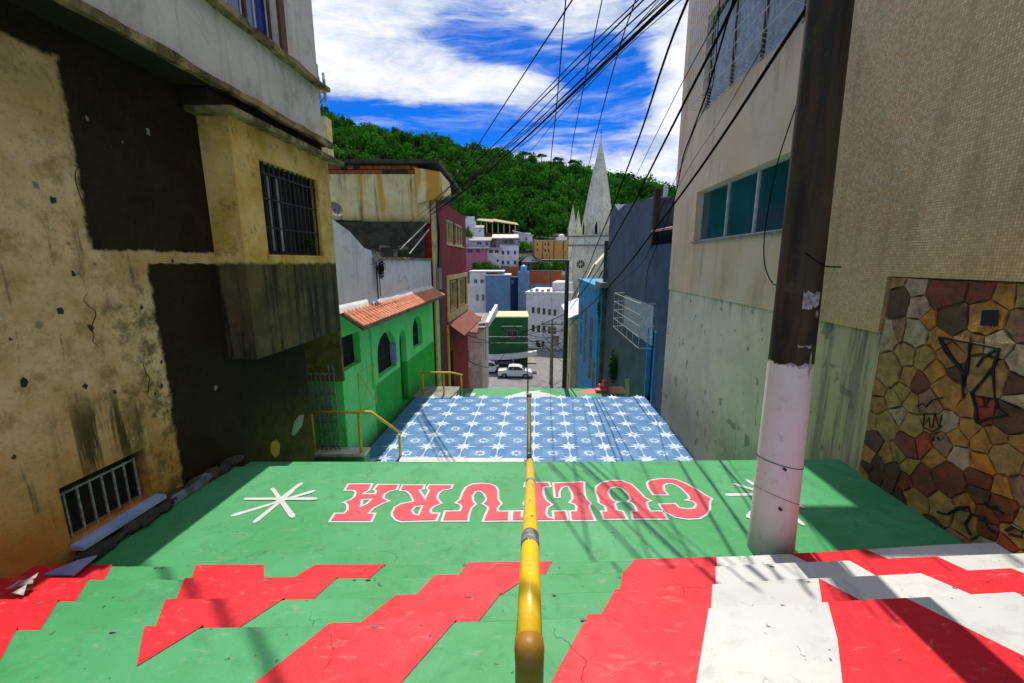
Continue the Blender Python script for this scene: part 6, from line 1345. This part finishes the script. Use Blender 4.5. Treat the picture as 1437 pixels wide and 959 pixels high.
while y < 262:
    x = -150.
    while x < 135:
        xx, yy = x+q.uniform(-2.2, 2.2), y+q.uniform(-2, 2); g = ground_z(xx, min(yy, 252)); r = q.choice((2.4, 3.2, 4.2, 5.6, 6.8))*q.uniform(.85, 1.15)
        hg = r*q.uniform(.9, 1.4); tint = max(0, min(.75, q.gauss(.16, .16)))+(.35 if q.random() < .16 else 0)
        if abs(xx) < 120 or q.random() < .5: pl_.append((xx, yy, g+q.uniform(.2, 2.2), r, hg, tint))
        x += 5.2
    y += 4.8
fo = forest_obj('hill_forest', pl_, M['leaf']); tagp(fo, 'dense green tropical forest covering the hill', 'forest', kind='stuff')
# taller single trees that break the ridge line and stand among the houses
def tree(lab, px, py, Y, r, hgt, trunk, seed, mat='leaf', flat_=False, grp=None, tint=.3):
    b_ = at_y(px, py, Y); t = thing('tree', lab, 'tree', (b_.x, b_.y, b_.z), grp); q = random.Random(seed)
    top = V(b_.x+q.uniform(-.3, .3), b_.y, b_.z+trunk); mb = MB(); mb.tube([b_, b_.lerp(top, .5)+V(q.uniform(-.2, .2), 0, 0), top], [r*.09, r*.07, r*.045], 6)
    for k in range(4): a = q.uniform(0, 6.28); mb.tube([top, top+V(math.cos(a)*r*.5, math.sin(a)*r*.5, hgt*.35)], [r*.04, r*.015], 4)
    mb.build('trunk', M['bark'], t)
    P = [(top.x, top.y, top.z-.1*hgt, r, hgt*(.55 if flat_ else 1), tint)]+[(top.x+q.uniform(-.6, .6)*r, top.y+q.uniform(-.4, .4)*r, top.z-q.uniform(0, .3)*hgt, r*.6, hgt*.6, tint+q.uniform(-.15, .25)) for _ in range(4)]
    o = forest_obj('crown', P, M[mat]); o.location = -Vector(t.location); o.parent = t; return t
q = random.Random(55)
rt = [(470, 'broad crown at the left end of the ridge'), (497, 'low tree on the left ridge'), (532, 'second ridge tree from the left house'), (560, 'ridge tree left of the steep cable'), (598, 'ridge tree above the broken burgundy corner'), (628, 'small tree above the burgundy roof'), (668, 'tree under the cable crossing'), (700, 'umbrella tree on the ridge at mid picture'), (738, 'dark umbrella tree right of mid ridge'), (760, 'flat umbrella tree above the ridge'),
      (782, 'thin-stemmed ridge tree left of the spire'), (805, 'ridge tree close to the left of the spire'), (868, 'ridge tree just right of the spire'), (884, 'last ridge tree before the slate house')]
for k, (px, lab) in enumerate(rt):
    X = (px-718)/580*250*.98; Y = 250; z = RIDGE(X)+3; p = V(X, Y, z); r = ray(px, 250); X = r.x/r.y*Y; z = RIDGE(X)+2.5
    fl = k >= 6; hh = q.uniform(3, 6); t = thing('tree', lab, 'tree', (X, Y, z), 'trees breaking the ridge line'); t['label'] = lab
    mb = MB(); top = V(X+q.uniform(-.6, .6), Y, z+(hh if fl else hh*.4)); mb.tube([(X, Y, z-2), top], [.3, .18], 5)
    for j in range(3): a = q.uniform(0, 6.28); mb.tube([top, top+V(math.cos(a)*2, math.sin(a)*2, 1.4)], [.14, .06], 4)
    mb.build('trunk', M['bark'], t); rr_ = q.uniform(2.6, 4.2)
    P = [(top.x, top.y, top.z, rr_, rr_*(.55 if fl else 1.1), .05), (top.x+rr_*.5, top.y, top.z-.4, rr_*.6, rr_*.5, .12), (top.x-rr_*.5, top.y, top.z-.6, rr_*.6, rr_*.5, .0)]
    o = forest_obj('crown', P, M['leaf']); o.location = -Vector(t.location); o.parent = t
tree('dark round bush between pink and white houses', 686, 382, 92, 2.6, 2.8, .6, 1, 'leaf2', tint=.05)
tree('dark bush left of the round one, against the burgundy wall', 668, 381, 91, 2.0, 2.2, .6, 2, 'leaf2', tint=.0)
tree('dark shrub in front of the ochre block', 766, 382, 94, 2.6, 2.6, .8, 3, 'leaf2', tint=.12)
tree('shrub right of the dark one, beside the lamp post arm', 784, 381, 93, 2.4, 2.8, .8, 4, 'leaf2', tint=.25)
tree('light green tree behind the gabled house', 736, 352, 103, 2.2, 2.4, .8, 5, 'leaf2', tint=.7)
tree('leafy shrub between the white cottage and the burgundy wall', 655, 332, 109, 1.8, 2.6, .5, 6, 'leaf2', tint=.3)
tree('shrub at the foot of the tower', 797, 379, 90, 1.8, 2.6, .8, 7, 'leaf2', tint=.2)
